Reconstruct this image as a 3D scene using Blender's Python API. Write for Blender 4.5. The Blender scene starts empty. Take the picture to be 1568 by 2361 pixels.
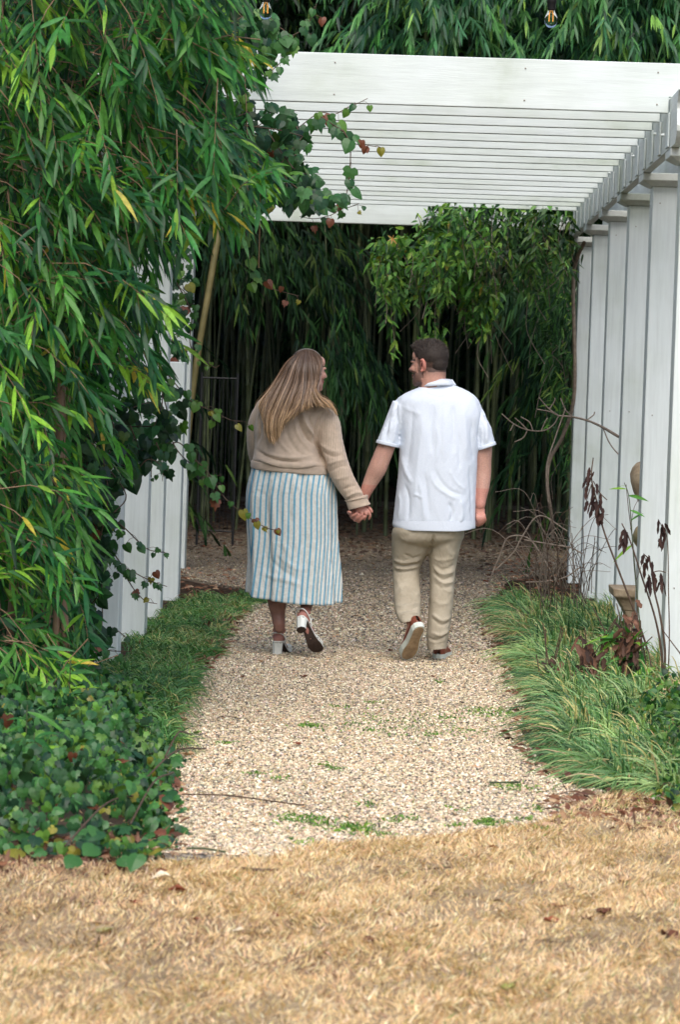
import bpy, bmesh, math, random
import numpy as np
from mathutils import Vector, Matrix, Quaternion
random.seed(7); R = np.random.default_rng(7)
SC = bpy.context.scene; COL = SC.collection
# ---------------------------------------------------------------- camera
FPX = 6855.0                      # focal length, in units of a 1568 wide picture
H = 1.52
yaw, pit, rol = math.atan(126/FPX), math.atan(275/FPX), math.radians(1.9)
Fw = Vector((-math.sin(yaw)*math.cos(pit), math.cos(yaw)*math.cos(pit), -math.sin(pit)))
R0 = Vector((math.cos(yaw), math.sin(yaw), 0)); U0 = R0.cross(Fw)
Rc = R0*math.cos(rol) + U0*math.sin(rol); Uc = U0*math.cos(rol) - R0*math.sin(rol)
CAM = Vector((0, 0, H))
cd = bpy.data.cameras.new('camera'); cam = bpy.data.objects.new('camera', cd); COL.objects.link(cam)
M = Matrix((Rc, Uc, -Fw)).transposed().to_4x4(); M.translation = CAM; cam.matrix_world = M
cd.sensor_fit = 'HORIZONTAL'; cd.sensor_width = 24; cd.lens = 24*FPX/1568
cd.clip_start = .1; cd.clip_end = 600
cd.dof.use_dof = True; cd.dof.focus_distance = 17.0; cd.dof.aperture_fstop = 7.5
SC.camera = cam
def W(x, y, Y):                   # where the sight line through a picture point stands at depth Y
    d = Fw + Rc*((x-784)/FPX) + Uc*((1180.5-y)/FPX)
    return CAM + d*(Y/d.y)
def G(x, y, z=0.0):               # where it meets the ground
    d = Fw + Rc*((x-784)/FPX) + Uc*((1180.5-y)/FPX)
    return CAM + d*((z-H)/d.z)
# ---------------------------------------------------------------- world, sun, exposure
w = bpy.data.worlds.new("World"); SC.world = w; w.use_nodes = True
nt = w.node_tree; sky = nt.nodes.new('ShaderNodeTexSky'); sky.sky_type = 'NISHITA'; sky.sun_disc = False
SUN_EL, SUN_AZ = math.radians(50), math.radians(180)     # azimuth clockwise from +Y
sky.sun_elevation = SUN_EL; sky.sun_rotation = SUN_AZ
sky.air_density = .9; sky.dust_density = 3.2; sky.ozone_density = 1.0
nt.links.new(sky.outputs[0], nt.nodes['Background'].inputs[0]); nt.nodes['Background'].inputs[1].default_value = .15
sd = bpy.data.lights.new('sun', 'SUN'); so = bpy.data.objects.new('sun', sd); COL.objects.link(so)
sd.energy = 1.5; sd.angle = math.radians(50); sd.color = (1, .985, .955)
sv = Vector((math.sin(SUN_AZ)*math.cos(SUN_EL), math.cos(SUN_AZ)*math.cos(SUN_EL), math.sin(SUN_EL)))
so.rotation_euler = sv.to_track_quat('Z', 'Y').to_euler()
SC.view_settings.view_transform = 'Standard'; SC.view_settings.look = 'None'
SC.view_settings.gamma = 1; SC.view_settings.use_curve_mapping = False
SC.view_settings.exposure = 0.58
SC.cycles.max_bounces = 6; SC.cycles.diffuse_bounces = 4; SC.cycles.glossy_bounces = 3
SC.cycles.transmission_bounces = 6; SC.cycles.transparent_max_bounces = 6
# ---------------------------------------------------------------- helpers
def wloc(o):
    v = Vector((0, 0, 0))
    while o: v += o.location; o = o.parent
    return v
def tag(o, label=None, cat=None, group=None, kind=None):
    for k, v in (('label', label), ('category', cat), ('group', group), ('kind', kind)):
        if v: o[k] = v
    return o
def empty(name, loc, label, cat, group=None):
    o = bpy.data.objects.new(name, None); COL.objects.link(o); o.location = loc; o.empty_display_size = .1
    return tag(o, label, cat, group)
def mesh(name, V, F, C=None, smooth=True, attrs=None):
    """V (n,3); F int array (m,k) or list of such arrays; C (n,3) point colours"""
    me = bpy.data.meshes.new(name); V = np.asarray(V, np.float32)
    Fs = F if isinstance(F, list) else [F]; Fs = [np.asarray(f, np.int32) for f in Fs if len(f)]
    me.vertices.add(len(V)); me.vertices.foreach_set('co', V.ravel())
    li = np.concatenate([f.ravel() for f in Fs]); tot = np.concatenate([np.full(len(f), f.shape[1], np.int32) for f in Fs])
    me.loops.add(len(li)); me.loops.foreach_set('vertex_index', li)
    me.polygons.add(len(tot)); st = np.zeros(len(tot), np.int32); st[1:] = np.cumsum(tot)[:-1]
    me.polygons.foreach_set('loop_start', st); me.polygons.foreach_set('loop_total', tot)
    me.polygons.foreach_set('use_smooth', np.full(len(tot), smooth))
    me.update(calc_edges=True)
    if C is not None:
        a = me.color_attributes.new('col', 'FLOAT_COLOR', 'POINT')
        C = np.asarray(C, np.float32); a.data.foreach_set('color', np.hstack([C, np.ones((len(C), 1), np.float32)]).ravel())
    for k, v in (attrs or {}).items():
        a = me.attributes.new(k, 'FLOAT', 'POINT'); a.data.foreach_set('value', np.asarray(v, np.float32))
    return me
def link(name, me, m, parent=None, loc=None, kind=None):
    o = bpy.data.objects.new(name, me); COL.objects.link(o)
    if m is not None and not me.materials: me.materials.append(m)
    if parent is not None: o.parent = parent
    if loc is not None: o.location = Vector(loc) - (wloc(parent) if parent else Vector((0, 0, 0)))
    if kind: o['kind'] = kind
    return o
def obj(name, V, F, m, parent=None, C=None, smooth=True, kind=None, attrs=None, origin=None):
    V = np.asarray(V, float); off = np.array(wloc(parent)) if parent else np.array(origin if origin is not None else (0, 0, 0))
    o = link(name, mesh(name, V-off, F, C, smooth, attrs), m, parent, kind=kind)
    if not parent and origin is not None: o.location = origin
    return o
class Geo:
    def __init__(s): s.V = []; s.F4 = []; s.F3 = []; s.C = []; s.n = 0
    def add(s, V, F, C=None):
        V = np.asarray(V, float); F = np.asarray(F, int)
        (s.F4 if F.shape[1] == 4 else s.F3).append(F+s.n); s.V.append(V); s.n += len(V)
        if C is not None:
            C = np.asarray(C, float); s.C.append(np.tile(C, (len(V), 1)) if C.ndim == 1 else C)
    def out(s):
        F = []
        if s.F4: F.append(np.concatenate(s.F4))
        if s.F3: F.append(np.concatenate(s.F3))
        return np.concatenate(s.V), F, (np.concatenate(s.C) if s.C else None)
    def obj(s, name, m, parent=None, **k):
        V, F, C = s.out(); return obj(name, V, F, m, parent, C=C, **k)
def nrm(a): return a/np.maximum(np.linalg.norm(a, axis=-1, keepdims=True), 1e-9)
def box(x0, x1, y0, y1, z0, z1):
    V = [(x, y, z) for z in (z0, z1) for y in (y0, y1) for x in (x0, x1)]
    return np.array(V, float), np.array([(0, 2, 3, 1), (4, 5, 7, 6), (0, 1, 5, 4), (2, 6, 7, 3), (0, 4, 6, 2), (1, 3, 7, 5)])
def tube(P, r, n=6, cap=True):
    P = np.asarray(P, float); K = len(P); r = np.broadcast_to(np.asarray(r, float), (K,))
    T = nrm(np.gradient(P, axis=0)); ref = np.array([0.13, -1, .21]) if abs(T[0][1]) < .9 else np.array([1, 0, .1])
    A = nrm(np.cross(T, ref)); B = np.cross(T, A); t = np.arange(n)*2*np.pi/n
    V = P[:, None]+r[:, None, None]*(np.cos(t)[None, :, None]*A[:, None]+np.sin(t)[None, :, None]*B[:, None])
    i = np.arange(K-1)[:, None]*n; j = np.arange(n)[None]; j2 = (j+1) % n
    F = np.stack([i+j, i+j2, i+n+j2, i+n+j], -1).reshape(-1, 4)
    V = V.reshape(-1, 3)
    if cap and n % 2 == 0 and n == 4: pass
    return V, F
def smooth_path(P, k=8):          # Catmull-Rom through points
    P = np.asarray(P, float); Q = np.vstack([2*P[0]-P[1], P, 2*P[-1]-P[-2]]); o = []
    for i in range(1, len(Q)-2):
        for t in np.arange(k)/k:
            a, b, c, d = Q[i-1:i+3]; o.append(.5*((2*b)+(c-a)*t+(2*a-5*b+4*c-d)*t*t+(3*b-a-3*c+d)*t**3))
    o.append(P[-1]); return np.array(o)
def blades(P, D, L, Wd, droop, col, prof, fold=0.0, up=None):
    P = np.asarray(P, float); N = len(P); D = nrm(np.asarray(D, float)); K = len(prof); s = np.linspace(0, 1, K)
    L = np.broadcast_to(L, (N,)); Wd = np.broadcast_to(Wd, (N,)); droop = np.broadcast_to(droop, (N,))
    if up is None: up = nrm(R.normal(size=(N, 3))*.5+np.array([0, -.6, .8]))
    S = nrm(np.cross(D, up)); Nn = np.cross(S, D)
    Cc = P[:, None]+D[:, None]*(L[:, None]*s)[..., None]
    Cc[..., 2] -= (droop*L)[:, None]*s**2
    w = (Wd[:, None]*np.array(prof)*.5)[..., None]
    if fold:
        V = np.stack([Cc-S[:, None]*w, Cc-Nn[:, None]*w*fold, Cc+S[:, None]*w], 2); q = 3
    else:
        V = np.stack([Cc-S[:, None]*w, Cc+S[:, None]*w], 2); q = 2
    V = V.reshape(-1, 3)
    b = (np.arange(N)*K*q)[:, None, None]; k = (np.arange(K-1)*q)[None, :, None]; j = np.arange(q-1)[None, None]
    a = b+k+j; F = np.stack([a, a+1, a+q+1, a+q], -1).reshape(-1, 4)
    C = np.repeat(np.asarray(col, float), K*q, axis=0)
    return V, F, C
BL5 = [.22, .8, 1, .86, .5, .04]; BL4 = [.3, 1, .72, .04]
def mixcol(N, cols, wts, jit=.18):
    cols = np.array(cols); i = R.choice(len(cols), N, p=np.array(wts)/sum(wts))
    return np.clip(cols[i]*(1+R.normal(size=(N, 1))*jit)*(1+R.normal(size=(N, 3))*.05), .002, 1)
# ---------------------------------------------------------------- materials
def base_mat(name, rough=.6, spec=.5):
    m = bpy.data.materials.new(name); m.use_nodes = True; b = m.node_tree.nodes['Principled BSDF']
    b.inputs['Roughness'].default_value = rough; b.inputs['Specular IOR Level'].default_value = spec
    return m, m.node_tree, b
def N_(nt, t, **k):
    n = nt.nodes.new(t)
    for a, v in k.items():
        if a.startswith('i_'): n.inputs[a[2:].replace('_', ' ')].default_value = v
        else: setattr(n, a, v)
    return n
def noise(nt, scale, detail=4, vec=None, rough=.55):
    n = N_(nt, 'ShaderNodeTexNoise'); n.inputs['Scale'].default_value = scale; n.inputs['Detail'].default_value = detail
    n.inputs['Roughness'].default_value = rough
    if vec: nt.links.new(vec, n.inputs['Vector'])
    return n
def ramp(nt, src, stops, interp='LINEAR'):
    r = N_(nt, 'ShaderNodeValToRGB'); r.color_ramp.interpolation = interp; e = r.color_ramp.elements
    while len(e) > 1: e.remove(e[-1])
    for i, (p, c) in enumerate(stops):
        x = e[0] if i == 0 else e.new(p)
        x.position = p; x.color = (*c, 1) if len(c) == 3 else c
    nt.links.new(src, r.inputs[0]); return r
def bump(nt, b, src, strength, dist=.01):
    n = N_(nt, 'ShaderNodeBump'); n.inputs['Strength'].default_value = strength; n.inputs['Distance'].default_value = dist
    nt.links.new(src, n.inputs['Height']); nt.links.new(n.outputs[0], b.inputs['Normal']); return n
def mapping(nt, sc=(1, 1, 1), rot=(0, 0, 0), coord='Object'):
    tc = N_(nt, 'ShaderNodeTexCoord'); mp = N_(nt, 'ShaderNodeMapping'); mp.inputs['Scale'].default_value = sc; mp.inputs['Rotation'].default_value = rot
    nt.links.new(tc.outputs[coord], mp.inputs[0]); return mp.outputs[0]
def mix(nt, fac, a, b, mode='MIX'):
    n = N_(nt, 'ShaderNodeMix'); n.data_type = 'RGBA'; n.blend_type = mode
    for s, v in ((n.inputs[0], fac), (n.inputs[6], a), (n.inputs[7], b)):
        if hasattr(v, 'is_output'): nt.links.new(v, s)
        else: s.default_value = v if not isinstance(v, tuple) else ((*v, 1) if len(v) == 3 else v)
    return n.outputs[2]
def noisy(name, c1, c2, scale=20, rough=.7, bs=.2, bscale=60, bd=.003, spec=.5, detail=5, coord='Object', msc=(1, 1, 1)):
    m, nt, b = base_mat(name, rough, spec); v = mapping(nt, msc, coord=coord)
    n = noise(nt, scale, detail, v); r = ramp(nt, n.outputs[0], [(.3, c1), (.7, c2)]); nt.links.new(r.outputs[0], b.inputs['Base Color'])
    if bs: n2 = noise(nt, bscale, 5, v); bump(nt, b, n2.outputs[0], bs, bd)
    return m
def leafmat(name, rough=.42, trans=.3, tmul=(1.5, 1.6, .6), spec=.5, nscale=60):
    m, nt, b = base_mat(name, rough, spec); a = N_(nt, 'ShaderNodeVertexColor'); a.layer_name = 'col'
    v = mapping(nt); n = noise(nt, nscale, 3, v); r = ramp(nt, n.outputs[0], [(.3, (.75,)*3), (.7, (1.25,)*3)])
    c = mix(nt, 1.0, a.outputs[0], r.outputs[0], 'MULTIPLY'); nt.links.new(c, b.inputs['Base Color'])
    t = N_(nt, 'ShaderNodeBsdfTranslucent'); c2 = mix(nt, 1.0, c, tmul, 'MULTIPLY'); nt.links.new(c2, t.inputs[0])
    ms = N_(nt, 'ShaderNodeMixShader'); ms.inputs[0].default_value = trans
    nt.links.new(b.outputs[0], ms.inputs[1]); nt.links.new(t.outputs[0], ms.inputs[2])
    nt.links.new(ms.outputs[0], nt.nodes['Material Output'].inputs[0]); return m
def attrmat(name, rough=.8, spec=.3, bs=0, bscale=80, bd=.003, sub=0):
    m, nt, b = base_mat(name, rough, spec); a = N_(nt, 'ShaderNodeVertexColor'); a.layer_name = 'col'
    v = mapping(nt); n = noise(nt, bscale, 4, v); r = ramp(nt, n.outputs[0], [(.3, (.86,)*3), (.7, (1.12,)*3)])
    nt.links.new(mix(nt, 1.0, a.outputs[0], r.outputs[0], 'MULTIPLY'), b.inputs['Base Color'])
    if bs: bump(nt, b, n.outputs[0], bs, bd)
    if sub: b.inputs['Subsurface Weight'].default_value = sub; b.inputs['Subsurface Radius'].default_value = (.02, .008, .004); b.inputs['Subsurface Scale'].default_value = .5
    return m
# painted timber: brush strokes, drips, faint grime
def paint(name, msc, tint=(.69, .75, .735)):
    m, nt, b = base_mat(name, .5, .4); v = mapping(nt, msc)
    n = noise(nt, 3, 6, v); g = noise(nt, 1.3, 5, mapping(nt, (1, 1, 1))); 
    t2 = tuple(x*.87 for x in tint)
    c = ramp(nt, n.outputs[0], [(.25, t2), (.6, tint)])
    d = ramp(nt, g.outputs[0], [(.28, (.70, .73, .62)), (.40, (.90, .91, .87)), (.56, (1, 1, 1))])
    nt.links.new(mix(nt, 1.0, c.outputs[0], d.outputs[0], 'MULTIPLY'), b.inputs['Base Color'])
    n2 = noise(nt, 14, 6, v); bump(nt, b, n2.outputs[0], .35, .003); return m
MT = {}
MT['paint_v'] = paint('painted_column', (14, 14, .9)); MT['paint_x'] = paint('painted_rafter', (.9, 14, 14)); MT['paint_y'] = paint('painted_beam', (14, .9, 14), (.69, .735, .71))
MT['bleaf'] = leafmat('bamboo_leaf', .42, .3, spec=.35); MT['fleaf'] = leafmat('shaded_bamboo_leaf', .6, .25, spec=.15); MT['ileaf'] = leafmat('ivy_leaf', .42, .15, spec=.35); MT['gleaf'] = leafmat('grass_blade', .5, .25)
MT['dleaf'] = leafmat('dead_leaf', .75, .15, (1.2, .9, .6), .3)
MT['stem'] = noisy('brown_stem', (.05, .028, .018), (.12, .075, .045), 30, .7)
MT['twig'] = noisy('grey_twig', (.16, .12, .09), (.32, .26, .2), 30, .8)
MT['culm'] = noisy('bamboo_culm', (.03, .045, .018), (.09, .115, .045), 3, .5, .1)
MT['culm_y'] = noisy('old_bamboo_culm', (.10, .09, .03), (.18, .15, .06), 8, .5, .1)
MT['culm_b'] = noisy('dry_bamboo_culm', (.16, .09, .05), (.3, .19, .11), 8, .6, .1)
# ================================================================ SETTING
def interp_edge(pts):
    g = sorted([(G(x, y).y, G(x, y).x) for x, y in pts]); ys, xs = zip(*g)
    return lambda Y: np.interp(Y, ys, xs)
xl = interp_edge([(365, 2000), (385, 1900), (392, 1780), (378, 1690), (405, 1620), (445, 1570), (500, 1500), (545, 1425), (585, 1365), (420, 1335), (120, 1290)])
xr = interp_edge([(1420, 1830), (1300, 1812), (1235, 1750), (1200, 1690), (1215, 1620), (1180, 1560), (1140, 1480), (1125, 1400), (1175, 1340), (1420, 1300), (1568, 1200)])
fp = [G(x, y) for x, y in [(300, 2020), (370, 2008), (640, 2000), (720, 1966), (900, 1955), (1000, 1950), (1250, 1915), (1420, 1842), (1568, 1815)]]
yfront = lambda X: np.interp(X, [p.x for p in fp], [p.y for p in fp])
def hn(x, y):                     # cheap smooth pseudo-noise
    return (np.sin(x*3.1+y*1.7)+np.sin(x*7.3-y*5.1+1)+np.sin(x*13.7+y*11.3+2)*.6+np.sin(-x*23+y*19)*.4)/3
def grid(xs, ys, zf):
    X, Y = np.meshgrid(xs, ys); Z = zf(X, Y); V = np.stack([X, Y, Z], -1).reshape(-1, 3); n, m = len(xs), len(ys)
    i = np.arange(m-1)[:, None]*n+np.arange(n-1)[None]; F = np.stack([i, i+1, i+n+1, i+n], -1).reshape(-1, 4); return V, F
# ground: leaf litter and soil out to the horizon
m, nt, b = base_mat('leaf_litter_soil', .95, .2); v = mapping(nt)
n1 = noise(nt, 9, 8, v, .7); n2 = noise(nt, 55, 5, v, .6); vo = N_(nt, 'ShaderNodeTexVoronoi'); vo.inputs['Scale'].default_value = 26; nt.links.new(v, vo.inputs['Vector'])
c1 = ramp(nt, n1.outputs[0], [(.3, (.022, .015, .010)), (.55, (.05, .034, .022)), (.75, (.10, .068, .044))]); c2 = ramp(nt, vo.outputs['Color'], [(.2, (.5, .45, .4)), (.8, (1.4, 1.2, 1))])
nt.links.new(mix(nt, 1, c1.outputs[0], c2.outputs[0], 'MULTIPLY'), b.inputs['Base Color']); bump(nt, b, n2.outputs[0], .8, .02)
xs = np.concatenate([[-200, -60, -20], np.linspace(-6, 6, 61), [20, 60, 200]]); ys = np.concatenate([[-150, -20, 0], np.linspace(4, 46, 140), [70, 250]])
V, F = grid(xs, ys, lambda X, Y: np.where((abs(X) < 6) & (Y > 4) & (Y < 46), hn(X*.7, Y*.7)*.006-.008, -.01)); o = obj('ground', V, F, m); tag(o, kind='structure')
# added bank, otherwise unseen, that blocks sky gaps behind the grove
xs = np.linspace(-60, 60, 81); ys = np.linspace(50, 95, 30); V, F = grid(xs, ys, lambda X, Y: -.3+np.clip((Y-51+np.clip(abs(X)-12, 0, 30)*.0)/9, 0, 1)**.7*12+hn(X*.3, Y*.3)*.5)
MT['bank'] = noisy('added_bank_cover', (.008, .016, .007), (.03, .05, .018), 4, .95, .8, 12, .15); o = obj('added_bank', V, F, MT['bank']); tag(o, kind='structure')
# gravel path
m, nt, b = base_mat('gravel', .85, .3); v = mapping(nt)
def cells(scale):
    vo = N_(nt, 'ShaderNodeTexVoronoi'); vo.inputs['Scale'].default_value = scale; nt.links.new(v, vo.inputs['Vector'])
    s = N_(nt, 'ShaderNodeSeparateColor'); nt.links.new(vo.outputs['Color'], s.inputs[0]); return vo, s
vo, s = cells(75)
GRAV = [(.0, (.06, .055, .05)), (.12, (.15, .14, .13)), (.27, (.28, .225, .165)), (.47, (.38, .32, .24)), (.70, (.46, .395, .31)), (.88, (.60, .55, .47)), (.97, (.36, .22, .13))]
cg = ramp(nt, s.outputs[0], GRAV, 'CONSTANT')
edge = ramp(nt, vo.outputs['Distance'], [(.35, (1, 1, 1)), (.75, (.4, .38, .35))])
cc = mix(nt, 1, cg.outputs[0], edge.outputs[0], 'MULTIPLY')
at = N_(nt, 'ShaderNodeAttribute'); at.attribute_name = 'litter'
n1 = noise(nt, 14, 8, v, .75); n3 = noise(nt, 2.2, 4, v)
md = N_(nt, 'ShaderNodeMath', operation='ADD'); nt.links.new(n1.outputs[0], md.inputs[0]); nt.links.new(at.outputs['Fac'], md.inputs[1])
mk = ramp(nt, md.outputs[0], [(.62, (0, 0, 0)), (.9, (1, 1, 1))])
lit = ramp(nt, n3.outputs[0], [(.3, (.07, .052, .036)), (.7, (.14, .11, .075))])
n4 = noise(nt, 1.6, 5, v); dust = ramp(nt, n4.outputs[0], [(.35, (.82, .79, .74)), (.65, (1.05, 1.03, 1))])
cc = mix(nt, 1, cc, dust.outputs[0], 'MULTIPLY')
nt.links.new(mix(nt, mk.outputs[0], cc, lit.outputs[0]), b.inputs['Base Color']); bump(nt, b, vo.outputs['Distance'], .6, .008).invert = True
MT['gravel'] = m
nu, nv = 60, 320; u = np.linspace(0, 1, nu); vv = np.linspace(0, 1, nv)**1.4
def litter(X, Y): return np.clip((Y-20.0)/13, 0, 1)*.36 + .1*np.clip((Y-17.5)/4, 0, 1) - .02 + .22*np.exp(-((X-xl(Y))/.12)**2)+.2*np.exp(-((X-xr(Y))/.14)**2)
Vp = np.zeros((nv, nu, 3))
for j in range(nu):
    y0 = 10.0
    for _ in range(6): y0 = float(yfront(float(xl(y0))+(float(xr(y0))-float(xl(y0)))*u[j]))
    y0 += .03*math.sin(j*1.7)+.02*math.sin(j*4.1)
    Y = y0+(42-y0)*vv; a, c = xl(Y)+.03*hn(Y*2, 1), xr(Y)+.03*hn(Y*2, 5)
    Vp[:, j, 0] = a+(c-a)*u[j]; Vp[:, j, 1] = Y
Vp[..., 2] = .004+.004*hn(Vp[..., 0]*2, Vp[..., 1]*2)+.004; Vp[:, 0, 2] = -.03; Vp[:, -1, 2] = -.03; Vp[-1, :, 2] = -.03; Vp[0, :, 2] = -.03
i = np.arange(nv-1)[:, None]*nu+np.arange(nu-1)[None]; F = np.stack([i, i+1, i+nu+1, i+nu], -1).reshape(-1, 4); V = Vp.reshape(-1, 3)
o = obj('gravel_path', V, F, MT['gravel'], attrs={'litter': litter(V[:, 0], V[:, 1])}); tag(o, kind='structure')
# loose stones
def pebbles(N, Y0, Y1, smin, smax, pad=0.0):
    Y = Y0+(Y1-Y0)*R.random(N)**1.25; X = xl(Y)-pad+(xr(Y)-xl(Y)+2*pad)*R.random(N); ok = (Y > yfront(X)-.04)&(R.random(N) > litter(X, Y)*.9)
    X, Y = X[ok], Y[ok]; N = len(X)
    T = np.array([(1, 0, 0), (0, 1, 0), (-1, 0, 0), (0, -1, 0), (0, 0, 1), (0, 0, -1)], float); F = np.array([(0, 1, 4), (1, 2, 4), (2, 3, 4), (3, 0, 4), (1, 0, 5), (2, 1, 5), (3, 2, 5), (0, 3, 5)])
    V = T[None]*(1+R.normal(size=(N, 6, 1))*.22)+R.normal(size=(N, 6, 3))*.16
    s = smin+(smax-smin)*R.random(N)**2.2; V = V*(s[:, None]*np.stack([1+R.random(N)*.5, np.ones(N)*.9, .55+R.random(N)*.3], 1))[:, None]*.5
    a = R.random(N)*6.28; ca, sa = np.cos(a)[:, None], np.sin(a)[:, None]; x, y = V[..., 0]*ca-V[..., 1]*sa, V[..., 0]*sa+V[..., 1]*ca
    V = np.stack([x+X[:, None], y+Y[:, None], V[..., 2]+(.0085+s*.22)[:, None]], -1).reshape(-1, 3)
    F = (np.arange(N)[:, None, None]*6+F[None]).reshape(-1, 3)
    C = np.repeat(mixcol(N, [c for _, c in GRAV]+[(.68, .64, .57), (.34, .27, .19)], [.6, 1.2, 2, 2.8, 2.8, 1.2, .35, .4, 1.3], .09)*np.array([1.52, 1.45, 1.28])*np.clip(1.04-.62*np.clip((Y-18)/9, 0, 1)-.12*np.clip((Y-16.2)/2, 0, 1), .3, 1.1)[:, None], 6, axis=0)  # farther stones darkened: soiling and the grove's shade put into their colour
    return V, F, C
MT['stone'] = attrmat('gravel_stone', .75, .35, 0, 200)
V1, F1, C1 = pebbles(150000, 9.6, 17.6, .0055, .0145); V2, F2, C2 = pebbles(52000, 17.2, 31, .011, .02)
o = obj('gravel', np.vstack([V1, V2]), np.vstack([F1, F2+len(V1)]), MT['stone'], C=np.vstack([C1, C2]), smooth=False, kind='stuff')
tag(o, 'loose cream, white and grey gravel stones covering the garden path')
# lawn
m, nt, b = base_mat('dormant_lawn', .95, .2); v = mapping(nt); n1 = noise(nt, 3, 5, v); n2 = noise(nt, 90, 4, v, .7)
c1 = ramp(nt, n1.outputs[0], [(.30, (.20, .135, .08)), (.45, (.36, .26, .15)), (.75, (.50, .375, .22))]); c2 = ramp(nt, n2.outputs[0], [(.3, (.55,)*3), (.7, (1.2,)*3)])
nt.links.new(mix(nt, 1, c1.outputs[0], c2.outputs[0], 'MULTIPLY'), b.inputs['Base Color']); bump(nt, b, n2.outputs[0], .7, .01)
xs = np.linspace(-9, 9, 150); V = []
rows = 60; v_ = np.linspace(0, 1, rows)
Vg = np.zeros((rows, len(xs), 3)); yf = yfront(xs)+.05*hn(xs*4, 3)
for k, x in enumerate(xs): Vg[:, k, 0] = x; Vg[:, k, 1] = -6+(yf[k]+6)*v_
Vg[..., 2] = .018+.012*hn(Vg[..., 0]*1.3, Vg[..., 1]*1.3); Vg[-1, :, 2] = -.012
i = np.arange(rows-1)[:, None]*len(xs)+np.arange(len(xs)-1)[None]; F = np.stack([i, i+1, i+len(xs)+1, i+len(xs)], -1).reshape(-1, 4)
o = obj('lawn', Vg.reshape(-1, 3), F, m); tag(o, kind='structure')
N = 200000; X = R.uniform(-1.6, 1.6, N); Y = 6.2+(yfront(X)+.10-6.2)*R.random(N)**.85
X[:12000] = R.uniform(-4, 4, 12000)
bare = hn(X*1.1+2, Y*1.6)*.45+.75*np.exp(-((X+1.3)/.6)**2-((Y-8.9)/1.0)**2)+.75*np.exp(-((X+.9)/.6)**2-((Y-8.0)/.22)**2)+.5*np.exp(-((X+.3)/.5)**2-((Y-8.3)/.12)**2)+.5*np.exp(-((X+.2)/.4)**2-((Y-7.7)/.1)**2); ok = R.random(N) > np.clip(bare*.8, 0, .25); X, Y, bare = X[ok], Y[ok], bare[ok]; N = len(X)
a = hn(X*2.2, Y*2.2)*4+R.normal(size=N)*.9; el = R.uniform(.25, 1.25, N)
D = np.stack([np.cos(a)*np.cos(el), np.sin(a)*np.cos(el), np.sin(el)], 1)
C = mixcol(N, [(.60, .42, .22), (.72, .53, .30), (.44, .28, .15), (.80, .66, .44), (.24, .14, .08), (.2, .24, .07)], [3, 3, 1.4, 1.6, .6, .12], .12)
bm_ = R.random(N) < np.clip(bare*.7-.15, 0, .4); C[bm_] = mixcol(int(bm_.sum()), [(.26, .165, .1), (.16, .095, .06), (.36, .24, .15)], [2, 1, 1], .15)
V, F, C = blades(np.stack([X, Y, np.full(N, .012)], 1), D, R.uniform(.02, .05, N), R.uniform(.003, .0058, N), R.uniform(.1, .5, N), C, [1, .75, .1])
o = obj('dry_grass', V, F, MT['gleaf'], C=C, kind='stuff'); tag(o, 'short straw coloured dormant lawn grass in front of the gravel path')
# ================================================================ PERGOLA
YC = [16.04+1.78*i for i in range(6)]
pg = empty('pergola', (0, 16.04, 0), 'long white painted timber pergola with square columns over the gravel path', 'pergola')
def chamfer_obj(name, V, F, m, parent, bev=.006):
    o = obj(name, V, F, m, parent, smooth=False); md = o.modifiers.new('b', 'BEVEL'); md.width = bev; md.segments = 2; return o
def extr(poly, axis, a, c):       # prism: poly in the two other axes
    n = len(poly); V = []
    for t in (a, c):
        for p, q in poly: V.append((t, p, q) if axis == 'x' else (p, t, q) if axis == 'y' else (p, q, t))
    bm = bmesh.new(); vs = [bm.verts.new(v) for v in V]; bm.faces.new(vs[:n]); bm.faces.new(vs[n:])
    for k in range(n): bm.faces.new((vs[k], vs[(k+1) % n], vs[n+(k+1) % n], vs[n+k]))
    bmesh.ops.recalc_face_normals(bm, faces=bm.faces[:]); return bm
def bmobj(name, bm, m, parent, bev=0):
    me = bpy.data.meshes.new(name); off = wloc(parent) if parent else Vector((0, 0, 0)); bmesh.ops.translate(bm, verts=bm.verts[:], vec=-off); bm.to_mesh(me); bm.free(); me.materials.append(m)
    o = bpy.data.objects.new(name, me); COL.objects.link(o); o.parent = parent
    if bev: md = o.modifiers.new('b', 'BEVEL'); md.width = bev; md.segments = 2
    return o
def column(xi, y, side, top=2.80, w=.2, cap=True):
    x0, x1 = (xi, xi+w) if side > 0 else (xi-w, xi)
    c = chamfer_obj('column', *box(x0, x1, y-w/2, y+w/2, -.05, top), MT['paint_v'], pg)
    if cap:
        xc, e, s = (x0+x1)/2, w/2, .066
        bm = bmesh.new(); L = []
        for z, h in ((top+.001, e+.012), (top+.032, e+s), (top+.075, e+s)): L.append([bm.verts.new((xc+a*h, y+b_*h, z)) for a, b_ in ((-1, -1), (1, -1), (1, 1), (-1, 1))])
        for A, B in zip(L, L[1:]):
            for k in range(4): bm.faces.new((A[k], A[(k+1) % 4], B[(k+1) % 4], B[k]))
        bm.faces.new(L[0][::-1]); bm.faces.new(L[-1]); bmobj('column_cap', bm, MT['paint_y'], c, .004)
    return c
for i, y in enumerate(YC): column(1.466, y, 1)
for xi, y in ((-1.466, YC[0]), (-1.473, YC[1]), (-1.52, YC[2])): column(xi, y, -1)
column(-1.745, YC[5], -1)
sp = tag(chamfer_obj('half_height_post', *box(-.2, 0, -.1, .1, 0, 1.72), MT['paint_v'], None), 'short white post on the left, behind trailing ivy, in front of the rearmost left column', 'post'); sp.location = (-1.535, YC[3], -.02)
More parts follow.
